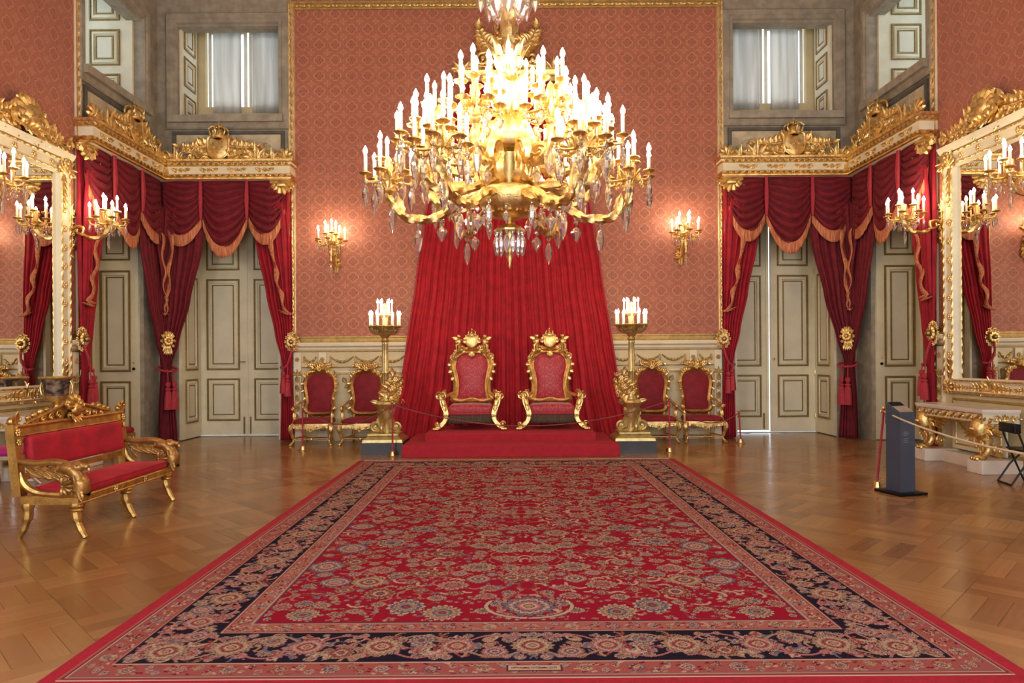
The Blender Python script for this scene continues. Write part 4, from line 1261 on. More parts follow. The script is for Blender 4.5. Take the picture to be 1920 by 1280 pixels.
    # vertices
    vs = np.empty((ny, nx, 3)); vs[..., 0] = gx + (RX0 + RX1) / 2; vs[..., 1] = gy + RY0
    vs[..., 2] = .012
    vs[0, :, 2] = vs[-1, :, 2] = 0.0; vs[:, 0, 2] = vs[:, -1, 2] = 0.0
    me = bpy.data.meshes.new('rug_pile')
    nv = nx * ny; nf = (nx - 1) * (ny - 1)
    me.vertices.add(nv); me.vertices.foreach_set('co', vs.reshape(-1).astype(np.float32))
    i = np.arange(nf); r_, c_ = i // (nx - 1), i % (nx - 1); a = r_ * nx + c_
    quads = np.stack([a, a + 1, a + nx + 1, a + nx], 1).reshape(-1).astype(np.int32)
    me.loops.add(nf * 4); me.loops.foreach_set('vertex_index', quads)
    me.polygons.add(nf); me.polygons.foreach_set('loop_start', np.arange(0, nf * 4, 4, dtype=np.int32))
    me.update(calc_edges=True)
    ca = me.color_attributes.new('weave', 'FLOAT_COLOR', 'POINT')
    full = np.ones((nv, 4), np.float32); full[:, :3] = C.reshape(-1, 3)
    ca.data.foreach_set('color', full.reshape(-1))
    me.materials.append(MATS['rug_weave'])
    return me
rg = thing('rug', 'huge red oriental rug with dark floral border in the middle of the floor', 'rug', (0, 0, 0))
inst('rug_pile', rug(), rg)
for x0, x1 in ((RX0 - .085, RX0 + .004), (RX1 - .004, RX1 + .085)):
    MB().rbox(x0, x1, RY0 + .004, RY1, .0, .011, .005).build('binding', 'rug_binding', rg)
MB().rbox(RX0 - .085, RX1 + .085, RY0 - .085, RY0 + .004, .0, .011, .005).build('binding', 'rug_binding', rg)
m = MB(); rr = random.Random(3)
for k in range(420):
    x = RX0 + (RX1 - RX0) * k / 419
    m.tube([(x, RY1 - .01, .010), (x + rr.uniform(-.01, .01), RY1 + .04, .006), (x + rr.uniform(-.02, .02), RY1 + .075, .004)], .004, 4)
o = m.build('fringe', 'rug_fringe', rg); o['kind'] = 'stuff'

# ================================================================== THRONES
def outline_sym(half, k=4):
    """half outline (x>=0) from top centre to bottom centre -> smooth closed outline"""
    pts = [(x, z, 0) for x, z in half] + [(-x, z, 0) for x, z in reversed(half) if x > 1e-6]
    return [(p.x, p.y) for p in cr(pts, k, True)]
def cherub(m, x, z, s, y, f):
    """small gilt putto, f = side it leans to"""
    m.ball((x, y, z + .13 * s), .055 * s, 8, 6, .9, .8, 1.3)                       # trunk
    m.ball((x, y - .005, z + .235 * s), .042 * s, 8, 6)                            # head
    m.ball((x, y + .01, z + .25 * s), .044 * s, 8, 5, 1, .9, .8)
    m.tube([(x - f * .03 * s, y, z + .17 * s), (x - f * .10 * s, y - .02, z + .15 * s), (x - f * .15 * s, y - .02, z + .19 * s)], [.02 * s, .014 * s], 6)
    m.tube([(x + f * .03 * s, y, z + .17 * s), (x + f * .06 * s, y - .03, z + .10 * s)], [.02 * s, .013 * s], 6)
    m.tube([(x + f * .01 * s, y, z + .09 * s), (x + f * .06 * s, y - .05, z + .05 * s), (x + f * .05 * s, y - .03, z - .05 * s), (x + f * .08 * s, y - .05, z - .07 * s)], [.032 * s, .028 * s, .018 * s, .014 * s], 7)
    m.tube([(x - f * .02 * s, y, z + .09 * s), (x - f * .01 * s, y - .06, z + .03 * s), (x + f * .01 * s, y - .03, z - .06 * s)], [.032 * s, .026 * s, .015 * s], 7)
    m.leaf(x + f * .02 * s, z + .17 * s, pi / 2 - f * .9, .14 * s, .035 * s, y + .03, .4, -.1, -f * .5)   # wing
def make_throne(label, loc):
    r = thing('throne', label, 'throne', loc, 0, 'gilt thrones on the dais')
    yb = .30
    half = [(0, 1.44), (.17, 1.42), (.29, 1.33), (.325, 1.16), (.285, .98), (.262, .80), (.275, .62), (.30, .53), (.12, .52), (0, .53)]
    out = outline_sym(half)
    big = outline_sym([(0, 1.50), (.20, 1.48), (.345, 1.38), (.385, 1.17), (.34, .98), (.312, .80), (.33, .62), (.37, .50), (.14, .475), (0, .49)])
    tilt = Matrix.Translation((0, yb, .5)) @ Matrix.Rotation(math.radians(-7), 4, 'X') @ Matrix.Translation((0, 0, -.5))
    MB(tilt).fill(out, 0, .06, .03).build('back_cushion', 'brocade', r)
    m = MB(tilt); m.tube([(p[0], -.01, p[1]) for p in big], .05, 10, True, lobes=4, depth=.12)
    m.tube([(p[0], -.03, p[1]) for p in out], .016, 6, True, lobes=2, twist=60)
    m.build('back_frame', 'gold', r)
    m = MB(tilt)
    for s in (-1, 1):
        for k, (x, z, a) in enumerate(((.40, 1.2, -.4), (.39, 1.08, -.9), (.37, 1.3, .5), (.30, 1.43, 1.0), (.35, .95, -1.2))):
            m.leaf(s * x, z, pi / 2 - s * (pi / 2 - a), .085, .04, -.04, .5, .1, s * .8)
        m.scroll(s * .36, 1.36, .06, 0, 1.3, .018, s, -.05); m.scroll(s * .2, 1.49, .055, 0, 1.3, .016, -s, -.05)
        m.spray(s * .12, 1.47, pi / 2 - s * 1.1, .22, .07, s * .5, -.03, 4)
    m.leaf(0, 1.45, -pi / 2, .12, .06, -.06); m.build('carved_foliage', 'gold', r)
    m = MB(tilt); m.shield(0, 1.54, .2, .22, -.04)
    for k in range(9):
        a = pi * (k - .0) / 8; m.leaf(0 + cos(a) * .1, 1.65 + sin(a) * .1, a, .09, .035, -.02, .4, .1)
    m.build('coat_of_arms', 'gold', r)
    MB(tilt).crown(0, 1.76, .15, -.02).build('crown', 'gold', r)
    for s in (-1, 1):
        m = MB(tilt); cherub(m, s * .25, 1.52, 1.0, -.03, s); m.build('cherub', 'gold', r)
    # seat
    seat = [(-.33, .28), (-.42, -.3), (-.3, -.38), (0, -.41), (.3, -.38), (.42, -.3), (.33, .28)]
    MB().rbox(-.40, .40, -.38, .27, .28, .45, .05, crown=.03).build('seat_cushion', 'brocade', r)
    MB().prismz(seat, .27, .31).build('seat_rail', 'gold', r)
    m = MB()
    path = [(-.36, .2), (-.42, -.31), (-.3, -.395), (0, -.425), (.3, -.395), (.42, -.31), (.36, .2)]
    Pc = cr([(a, b, 0) for a, b in path], 6)
    def ff(u, v):
        k = u * (len(Pc) - 1); i = min(int(k), len(Pc) - 2); p = Pc[i] + (Pc[i + 1] - Pc[i]) * (k - i)
        return (p.x * (1 + .01 * sin(u * 240)), p.y * (1 + .012 * sin(u * 240)), .29 - .17 * v)
    solidify(MB().grid(ff, 160, 3).build('seat_fringe', 'fringe_dark', r, 180), .01)
    m = MB(); m.tube([(p.x, p.y - .005, .30) for p in Pc], .02, 6, lobes=2, twist=60); m.build('seat_braid', 'cord_red', r)
    m = MB(tilt); m.tube(cr([(-.36, -.05, .52), (-.2, -.06, .49), (0, -.07, .53), (.2, -.06, .49), (.36, -.05, .52)], 5), .03, 8); m.build('back_rail', 'gold', r)
    for s in (-1, 1):
        # arm sweeping forward into a volute, front leg splaying to a carved paw
        m = MB()
        m.tube(cr([(s * .34, .26, .66), (s * .42, .10, .62), (s * .50, -.12, .60), (s * .53, -.28, .66), (s * .52, -.36, .64)], 5), [.03, .035, .04, .045, .03], 8, lobes=4, depth=.12)
        K = Matrix.Translation((s * .53, -.34, .62)); 
        for q in (-.035, .035):
            MB2 = MB(K @ Matrix.Rotation(s * .5, 4, 'Z')); MB2.scroll(q, 0, .075, pi / 2, 1.6, .024, -s if q < 0 else s, 0); m.v_off = len(m.v)
            m.f += [tuple(i + m.v_off for i in f) for f in MB2.f]; m.v += MB2.v
        m.leaf(s * .52, .62, pi / 2 + s * .6, .16, .05, -.36)
        m.build('arm', 'gold', r)
        m = MB(); m.tube(cr([(s * .53, -.33, .60), (s * .50, -.36, .47), (s * .44, -.38, .32), (s * .46, -.40, .17), (s * .56, -.42, .06)], 6), [.05, .06, .065, .05, .055], 10, lobes=5, depth=.12)
        for k in range(4): m.leaf(s * (.50 - .015 * k), .56 - .09 * k, -pi / 2 - s * .3, .13, .045, -.41, .5, .2)
        m.ball((s * .58, -.45, .05), .055, 8, 6, 1.3, 1.1, .8)
        for k in (-1, 0, 1): m.ball((s * .62 + k * .035, -.50, .03), .03, 6, 5)
        m.scroll(s * .60, .12, .05, 0, 1.3, .018, s, -.44)
        m.build('front_leg', 'gold', r)
        m = MB(); m.tube(cr([(s * .33, .28, .55), (s * .34, .30, .3), (s * .37, .38, .02)], 4), [.04, .03, .03], 8); m.build('back_leg', 'gold', r)
    return r
make_throne('gilt throne with red brocade back, the left of the pair on the dais', (-.70, 12.95, .34))
make_throne('gilt throne with red brocade back, the right of the pair on the dais', (.82, 12.95, .34))

# ================================================================== SIDE ARMCHAIRS
def make_chair(label, loc):
    r = thing('armchair', label, 'armchair', loc, 0, 'gilt armchairs along the back wall')
    tilt = Matrix.Translation((0, .27, .5)) @ Matrix.Rotation(math.radians(-6), 4, 'X') @ Matrix.Translation((0, 0, -.5))
    out = outline_sym([(0, 1.37), (.14, 1.35), (.235, 1.27), (.262, 1.13), (.235, .96), (.218, .80), (.235, .67), (.18, .62), (0, .61)])
    big = outline_sym([(0, 1.42), (.155, 1.40), (.27, 1.31), (.305, 1.13), (.275, .96), (.258, .80), (.285, .65), (.2, .57), (0, .56)])
    MB(tilt).fill(out, 0, .05, .03).build('back_cushion', 'velvet_chair', r)
    m = MB(tilt); m.tube([(p[0], -.01, p[1]) for p in big], .036, 8, True, lobes=4, depth=.15)
    for s in (-1, 1):
        for (x, z, a) in ((.31, 1.18, -.5), (.30, 1.05, -1.0), (.27, .9, -1.2), (.29, .7, -.8), (.28, 1.3, .6)):
            m.leaf(s * x, z, pi / 2 - s * (pi / 2 - a), .09, .03, -.03, .5, .2, s * .6, 5, 2)
    m.build('back_frame', 'gold', r)
    m = MB(tilt)
    m.shell(0, 1.44, .15, .2, pi - .2, 7, -.02)
    for s in (-1, 1):
        m.spray(s * .06, 1.49, pi / 2 - s * .8, .2, .075, -s * 1.0, -.02, 5); m.spray(s * .2, 1.38, pi / 2 - s * 1.1, .12, .055, -s * .9, -.02, 3)
        m.scroll(s * .16, 1.42, .05, 0, 1.3, .015, -s, -.03); m.leaf(s * .03, 1.52, pi / 2 - s * .3, .11, .035, -.03)
    m.palmette(0, 1.5, .15, -.03, 5, .2); m.rosette(0, 1.46, .05, 6, -.08)
    m.build('crest', 'gold', r)
    for s in (-1, 1): MB(tilt).tube(cr([(s * .23, 0, .60), (s * .25, .01, .45), (s * .25, .03, .2), (s * .26, .1, -.0)], 4), [.035, .03, .022], 8).build('back_leg', 'gold', r)
    seat = cr([(-.28, .26, 0), (-.38, -.2, 0), (-.3, -.32, 0), (0, -.35, 0), (.3, -.32, 0), (.38, -.2, 0), (.28, .26, 0), (0, .28, 0)], 4, True)
    MB().rbox(-.345, .345, -.31, .25, .40, .50, .05, crown=.025).build('seat_cushion', 'velvet_chair', r)
    m = MB(); m.prismz([(p.x, p.y) for p in seat], .365, .42); m.build('seat_rail', 'gold', r)
    m = MB(); ap = [(-.33, .39), (.33, .39), (.33, .33), (.24, .345), (.16, .32), (.08, .31), (0, .265), (-.08, .31), (-.16, .32), (-.24, .345), (-.33, .33)]
    m.prism(ap, -.345, -.31); m.shell(0, .29, .06, .2, pi - .2, 5, -.34)
    for s in (-1, 1): m.scroll(s * .13, .34, .03, 0, 1.2, .01, s, -.345); m.leaf(s * .2, .345, pi / 2 - s * 1.5, .1, .025, -.345)
    m.build('apron', 'gold', r)
    for s in (-1, 1):
        m = MB(); m.tube(cr([(s * .35, -.28, .40), (s * .395, -.32, .33), (s * .36, -.30, .18), (s * .345, -.29, .09), (s * .38, -.33, .025)], 5), [.04, .046, .03, .02, .026], 8)
        m.leaf(s * .385, .40, -pi / 2, .12, .04, -.34, .5, .1); m.ball((s * .385, -.345, .022), .03, 7, 5, 1.2, 1.2, .75); m.build('front_leg', 'gold', r)
        m = MB(); m.tube(cr([(s * .265, .26, .84), (s * .33, .12, .80), (s * .385, -.06, .72), (s * .395, -.14, .70), (s * .36, -.13, .60), (s * .36, -.18, .48), (s * .37, -.22, .40)], 5), [.022, .026, .026, .03, .022, .024, .026], 8, lobes=4, depth=.12)
        m.scroll(s * .395, .70, .035, 0, 1.3, .013, s, -.15); m.leaf(s * .37, .62, -pi / 2, .12, .03, -.16)
        m.build('arm', 'gold', r)
    m = MB(); m.tube([(-.35, -.29, .12), (.35, -.29, .12)], .014, 6); m.tube([(-.3, .0, .12), (.3, .0, .12)], .014, 6)
    m.ball((0, -.29, .12), .03, 7, 5); m.build('stretcher', 'gold', r)
    for s in (-1, 1): MB().tube([(s * .345, -.29, .13), (s * .26, .31, .13)], .013, 6).build('stretcher', 'gold', r)
    return r
ch = make_chair('gilt armchair with dark red velvet, next to the left corner curtains', (-3.80, 13.46, 0))
dup(ch, (-2.86, 13.46, 0), label='gilt armchair with dark red velvet, behind the left candelabrum')
dup(ch, (2.90, 13.46, 0), label='gilt armchair with dark red velvet, just right of the right candelabrum')
dup(ch, (3.80, 13.46, 0), label='gilt armchair with dark red velvet, next to the right corner curtains')

# ================================================================== CANDLE FITTINGS (shared meshes)
ME_CANDLE = share(MB().lathe([(.0175, 0), (.0175, .165), (.012, .172), (0, .173)], n=10), 'candle', 'wax')
ME_FLAME = share(MB().lathe([(.0, 0), (.014, .005), (.024, .026), (.020, .048), (.009, .072), (0, .088)], n=7), 'flame', 'flame')
ME_PAN = share(MB().lathe([(.0, -.05), (.014, -.045), (.02, -.03), (.016, -.02), (.05, -.006), (.062, .004), (.06, .012), (.024, .006), (.024, .03), (.0, .03)], n=14, lobes=7, depth=.05), 'drip_pan', 'gold')
m = MB().lathe([(0, 0), (.016, -.008), (.02, -.022), (.014, -.036), (.004, -.042), (.004, -.052), (.015, -.066), (.029, -.12), (.026, -.17), (.012, -.225), (0, -.25)], n=6)
ME_DROP = share(m, 'crystal_drop', 'crystal', 0)
m = MB().lathe([(0, 0), (.018, -.014), (.018, -.026), (0, -.04)], n=6).lathe([(0, -.045), (.03, -.075), (.034, -.09), (.016, -.135), (0, -.16)], n=6)
ME_DROP2 = share(m, 'crystal_drop', 'crystal', 0)
def candle(root, p, sc=1.0, pan=True, thin=1.0, mat_pan=ME_PAN):
    if pan: inst('drip_pan', mat_pan, root, p, scale=(sc,) * 3)
    c = inst('candle', ME_CANDLE, root, (p[0], p[1], p[2] + .02 * sc), scale=(sc * thin, sc * thin, sc))
    inst('flame', ME_FLAME, c, (0, 0, .172))
    return c
def branches(M, spots, r=.014, hub=(0, 0, 0)):
    """S-shaped little arms from a hub to each candle spot"""
    m = MB(M)
    for (x, y, z) in spots:
        hx, hy, hz = hub
        m.tube(cr([(hx, hy, hz), (hx + (x - hx) * .45, hy + (y - hy) * .45, hz - .05), (hx + (x - hx) * .9, hy + (y - hy) * .9, (hz + z) / 2 - .07), (x, y, z - .045)], 4), [r * 1.2, r], 6)
        a = atan2(y - hy, x - hx); L = sqrt((x - hx) ** 2 + (y - hy) ** 2)
        K = (M or Matrix.Identity(4)) @ Matrix.Translation((hx, hy, 0)) @ Matrix.Rotation(a, 4, 'Z')
        q = MB(K); q.leaf(L * .35, hz - .06, .5, .1, .03, 0, .4, 0, .9, 5, 2); q.scroll(L * .6, hz - .09, .03, pi / 2, 1.2, .009, -1, 0, 12)
        o = len(m.v); m.v += q.v; m.f += [tuple(i + o for i in f) for f in q.f]
    return m
def ring(n, R, z, a0=0.0): return [(R * cos(a0 + 2 * pi * k / n), R * sin(a0 + 2 * pi * k / n), z) for k in range(n)]

# ================================================================== WALL SCONCES
def make_sconce(label, loc, rz, reach, watts):
    r = thing('wall_sconce', label, 'sconce', loc, rz, 'gilt wall sconces with crystal drops')
    # backplate of carved foliage
    m = MB(); m.spray(0, -.3, pi / 2, .62, .1, 0, -.01, 6); m.palmette(0, .25, .18, -.02, 5); m.shell(0, -.02, .09, 0, 2 * pi * .9, 9, -.02)
    m.leaf(0, -.3, -pi / 2, .16, .05, -.01); m.build('backplate', 'gold', r)
    m = MB()
    if reach > .5:
        m.tube(cr([(0, -.02, 0), (0, -.12, .06), (0, -.22, .03), (0, -.2, -.06), (0, -.12, -.04), (0, -.13, .02)], 5), [.03, .018], 8)
        m.tube(cr([(0, -.18, -.06), (0, -reach * .55, -.13), (0, -reach * .85, -.1), (0, -reach, .02), (0, -reach, .12)], 6), [.024, .034, .04, .03], 8, lobes=3, twist=25, depth=.15)
        K = SIDE; q = MB(K); q.leaf(-reach * .9, -.1, 2.2, .2, .05, 0, .5, 0, -1.0); q.scroll(-reach * .92, 0, .06, 0, 1.3, .018, 1, 0)
        o = len(m.v); m.v += q.v; m.f += [tuple(i + o for i in f) for f in q.f]
    else:
        m.tube(cr([(0, -.02, -.25), (0, -.1, -.3), (0, -reach * .7, -.2), (0, -reach, -.02), (0, -reach, .12)], 6), [.028, .04, .045, .03], 8, lobes=3, twist=25, depth=.15)
        m.lathe([(0, -.36), (.02, -.34), (.03, -.3), (.02, -.26), (.04, -.2), (.06, -.12), (.03, -.04), (.0, -.04)], (0, -reach, .08), 12)
    m.build('arm', 'gold', r)
    hub = (0, -reach, .12)
    m = MB().lathe([(0, -.08), (.03, -.06), (.05, -.01), (.07, .02), (.04, .05), (.03, .1), (.045, .14), (.03, .2), (0, .22)], hub, 12, lobes=6, depth=.1); m.build('hub', 'gold', r)
    lo = [(x, y - reach, z) for x, y, z in ring(7, .27, .16, .25)]; hi = [(x, y - reach, z) for x, y, z in ring(3, .12, .30, .9)]
    branches(None, lo + hi, .012, hub).build('branches', 'gold', r)
    for p in lo + hi: candle(r, p)
    for k, p in enumerate(lo):
        inst('crystal_drop', ME_DROP, r, (p[0], p[1], p[2] - .05), scale=(.75,) * 3)
        inst('crystal_drop', ME_DROP2, r, (p[0] * .6, (p[1] + reach) * .6 - reach, p[2] - .12), scale=(.8,) * 3)
    inst('crystal_drop', ME_DROP, r, (0, -reach, -.06 if reach > .5 else -.28), scale=(1.1,) * 3)
    return r
make_sconce('crystal candle sconce on the back wall silk, left of the throne drape', (-3.50, YB, 3.86), 0, .42, 26)
make_sconce('crystal candle sconce on the back wall silk, right of the throne drape', (3.56, YB, 3.98), 0, .42, 26)
for sgn, nm in ((-1, 'left'), (1, 'right')):
    make_sconce('crystal candle sconce on the %s wall between tall mirror and curtain' % nm, (sgn * HW, 11.17, 3.80), -sgn * pi / 2, .64, 26)
    make_sconce('large crystal candle sconce on the %s wall at the near side of the mirror' % nm, (sgn * HW, 8.82, 3.86), -sgn * pi / 2, .64, 26)

# ================================================================== CHANDELIER
CX, CY, CZ = .03, 7.5, 2.72
cd = thing('chandelier', 'great gilt and crystal chandelier with many lit candles above the rug', 'chandelier', (CX, CY, CZ))
def zz(z): return z - CZ
# central body
m = MB().lathe([(0, -.09), (.008, -.07), (.016, -.05), (.012, -.03), (.022, 0), (.03, .05), (.018, .08), (.032, .12), (.02, .16), (.045, .2), (.05, .32), (.03, .42), (.03, .46)], n=14); m.build('finial', 'gold', cd)
m = MB().lathe([(.03, .46), (.05, .40), (.12, .375), (.165, .34), (.165, .32), (.03, .36)], n=20, lobes=10, depth=.04); m.build('bell_cap', 'gold', cd)
m = MB().lathe([(.03, .44), (.1, .455), (.22, .50), (.30, .58), (.335, .66), (.345, .74), (.33, .77), (.29, .79), (.12, .80), (.06, .80)], n=28, lobes=14, depth=.03)
for k in range(14):
    a = 2 * pi * k / 14; K = Matrix.Rotation(a, 4, 'Z')
    q = MB(K @ Matrix.Translation((0, -.24, .5)) @ Matrix.Rotation(-.75, 4, 'X')); q.leaf(0, 0, pi / 2, .26, .06, 0, .5, .15)
    o = len(m.v); m.v += q.v; m.f += [tuple(i + o for i in f) for f in q.f]
m.build('bowl', 'gold', cd)
MB().lathe([(.06, .78), (.085, .84), (.11, .98), (.15, 1.12), (.16, 1.16), (.1, 1.2), (.07, 1.22)], n=20).build('vase_stem', 'gold_olive', cd)
m = MB().lathe([(.07, 1.2), (.24, 1.22), (.29, 1.28), (.29, 1.34), (.24, 1.46), (.15, 1.55), (.09, 1.6)], n=28, lobes=14, depth=.05); m.build('dome', 'gold_bright', cd)
m = MB().lathe([(.09, 1.58), (.13, 1.66), (.16, 1.8), (.12, 1.95), (.09, 2.05), (.13, 2.12), (.16, 2.2), (.1, 2.28), (.07, 2.36)], n=20, lobes=10, depth=.08)
for k in range(8):
    a = 2 * pi * k / 8; K = Matrix.Rotation(a, 4, 'Z')
    q = MB(K @ Matrix.Translation((0, -.1, 1.62))); q.leaf(0, 0, pi / 2, .42, .08, 0, .6, .35); q.leaf(0, .46, pi / 2, .3, .06, 0, .6, .4)
    o = len(m.v); m.v += q.v; m.f += [tuple(i + o for i in f) for f in q.f]
m.build('upper_body', 'gold_bright', cd)
n = 60
m = MB(); m.tube([(0, 0, 2.3 + .66 * i / n) for i in range(n + 1)], .078, 14, lobes=4, twist=22, depth=.14)
m.build('twisted_stem', 'gold_bright', cd)
m = MB().lathe([(.07, 2.9), (.11, 2.94), (.12, 2.99), (.08, 3.02), (.14, 3.08), (.19, 3.2), (.16, 3.32), (.06, 3.4), (.04, 3.5), (.04, 6.2)], n=18, lobes=9, depth=.06)
for k in range(8):
    K = Matrix.Rotation(2 * pi * k / 8, 4, 'Z') @ Matrix.Translation((0, -.09, 3.0)); q = MB(K); q.leaf(0, 0, pi / 2, .3, .06, 0, .5, .5)
    o = len(m.v); m.v += q.v; m.f += [tuple(i + o for i in f) for f in q.f]
m.build('crown_stem', 'gold_bright', cd)
for k in range(8):      # gilt S brackets around the vase
    K = Matrix.Rotation(2 * pi * (k + .5) / 8, 4, 'Z')
    q = MB(K); q.tube(cr([(.13, 0, .86), (.24, 0, .86), (.30, 0, .98), (.24, 0, 1.12), (.34, 0, 1.22), (.48, 0, 1.16), (.50, 0, 1.02), (.43, 0, .98)], 5), [.03, .045, .05, .04, .045, .04, .03, .02], 8, lobes=4, depth=.15)
    q.leaf(.26, .9, 1.3, .24, .06, -.02, .5, .1, -.5); q.leaf(.36, 1.2, -.3, .2, .05, -.02, .5, .1, -.9)
    q.build('scroll_bracket', 'gold_bright', cd)
drops = []
# tier 1: six rope arms dipping out to clusters of nine
def cluster_branch(nm, spots, hubz):
    m = branches(None, spots, .014, (0, 0, hubz))
    m.lathe([(0, hubz - .22), (.03, hubz - .2), (.06, hubz - .15), (.045, hubz - .1), (.075, hubz - .04), (.06, hubz), (.035, hubz + .05), (.05, hubz + .1), (.03, hubz + .2), (0, hubz + .24)], n=12, lobes=6, depth=.1)
    for k in range(6):
        q = MB(Matrix.Rotation(2 * pi * k / 6, 4, 'Z') @ Matrix.Translation((0, -.04, hubz - .12))); q.leaf(0, 0, pi / 2, .2, .045, 0, .5, .4)
        o = len(m.v); m.v += q.v; m.f += [tuple(i + o for i in f) for f in q.f]
    return share(m, nm, 'gold')
sp1 = ring(6, .25, 0, .3) + ring(3, .11, .16, .8)
sp2 = ring(6, .25, 0, 0) + ring(4, .14, .24, .4)
ME_B1 = cluster_branch('candle_branch', sp1, -.02)
ME_B2 = cluster_branch('candle_branch', sp2, .02)
def rope_arm(P): return MB().tube(cr(P, 16), [.034, .042, .046, .04, .036], 12, lobes=3, twist=26, depth=.26)
armA = rope_arm([(.26, 0, .70), (.52, 0, .66), (.80, 0, .48), (1.12, 0, .48), (1.31, 0, .68), (1.32, 0, .80)])
q = armA; q.leaf(.34, .68, -.3, .3, .07, -.03, .5, 0, -.2); q.leaf(1.18, .5, 1.2, .24, .06, -.03, .5, 0, .3)
ME_ARM1 = share(armA, 'rope_arm', 'gold')
armB = rope_arm([(.12, 0, 1.25), (.36, 0, 1.10), (.58, 0, 1.02), (.76, 0, 1.12), (.80, 0, 1.34)])
armB.leaf(.3, 1.12, -.2, .26, .07, -.03, .5, 0, .2)
ME_ARM2 = share(armB, 'rope_arm', 'gold')
for k in range(6):
    a = 2 * pi * k / 6 + .02
    inst('rope_arm', ME_ARM1, cd, rot=(0, 0, a))
    c = Vector((1.32 * cos(a), 1.32 * sin(a), .94))
    inst('candle_branch', ME_B1, cd, c, (0, 0, a))
    for (x, y, z) in sp1:
        p = (c.x + x * cos(a) - y * sin(a), c.y + x * sin(a) + y * cos(a), c.z + z); candle(cd, p, 1.1)
        if z < .05:
            drops.append(((p[0], p[1], p[2] - .06), 0, RND.uniform(.85, 1.15)))
    drops.append(((c.x * .97, c.y * .97, c.z - .26), 0, 1.25)); drops.append(((1.0 * cos(a), 1.0 * sin(a), .42), 0, 1.15)); drops.append(((.74 * cos(a + .05), .74 * sin(a + .05), .46), 1, 1.35)); drops.append(((.45 * cos(a), .45 * sin(a), .60), 0, 1.0))
for k in range(6):
    a = 2 * pi * k / 6 + .06
    inst('rope_arm', ME_ARM2, cd, (0, 0, -.06), rot=(0, 0, a), scale=(.95, .95, 1))
    c = Vector((.76 * cos(a), .76 * sin(a), 1.46))
    inst('candle_branch', ME_B2, cd, c, (0, 0, a))
    for (x, y, z) in sp2:
        p = (c.x + x * cos(a) - y * sin(a), c.y + x * sin(a) + y * cos(a), c.z + z); candle(cd, p, 1.15)
        if z < .05: drops.append(((p[0], p[1], p[2] - .06), 1, RND.uniform(.9, 1.2)))
    drops.append(((c.x * .95, c.y * .95, c.z - .3), 0, 1.3)); drops.append(((.52 * cos(a), .52 * sin(a), .95), 1, 1.2))
for k in (0, 2, 3, 5):      # middle tier at the sides, the front stays open
    a = 2 * pi * (k + .5) / 6
    inst('rope_arm', ME_ARM2, cd, (0, 0, -.35), rot=(0, 0, a), scale=(1.31, 1.31, 1))
    c = Vector((1.05 * cos(a), 1.05 * sin(a), 1.18))
    inst('candle_branch', ME_B1, cd, c, (0, 0, a))
    for (x, y, z) in sp1:
        p = (c.x + x * cos(a) - y * sin(a), c.y + x * sin(a) + y * cos(a), c.z + z); candle(cd, p, 1.12)
        if z < .05: drops.append(((p[0], p[1], p[2] - .06), 0, RND.uniform(.85, 1.2)))
    drops.append(((c.x * .96, c.y * .96, c.z - .28), 0, 1.3)); drops.append(((.7 * cos(a), .7 * sin(a), .70), 1, 1.3))
sp3 = ring(6, .36, 1.72, .26) + ring(4, .2, 1.92, .2)
branches(None, sp3, .016, (0, 0, 1.64)).build('candle_branch', 'gold_bright', cd)
for p in sp3: candle(cd, p, 1.15)
for k in range(14):
    a = 2 * pi * k / 14; drops.append(((.15 * cos(a), .15 * sin(a), .33), 0, .92))
for k in range(6):
    a = 2 * pi * k / 6; drops.append(((.30 * cos(a + .4), .30 * sin(a + .4), .55), 1, 1.0))
for k in range(8):
    a = 2 * pi * k / 8; drops.append(((.16 * cos(a), .16 * sin(a), 2.96), 1, 1.7)); drops.append(((.30 * cos(a), .30 * sin(a), 3.3), 0, 1.9))
for p, kd, s in drops: inst('crystal_drop', ME_DROP2 if kd else ME_DROP, cd, p, scale=(s * 1.3, s * 1.3, s * 1.2))
MB().lathe([(.28, 3.28), (.31, 3.29), (.31, 3.33), (.28, 3.34), (.16, 3.3)], n=24).build('crown_ring', 'gold_bright', cd)

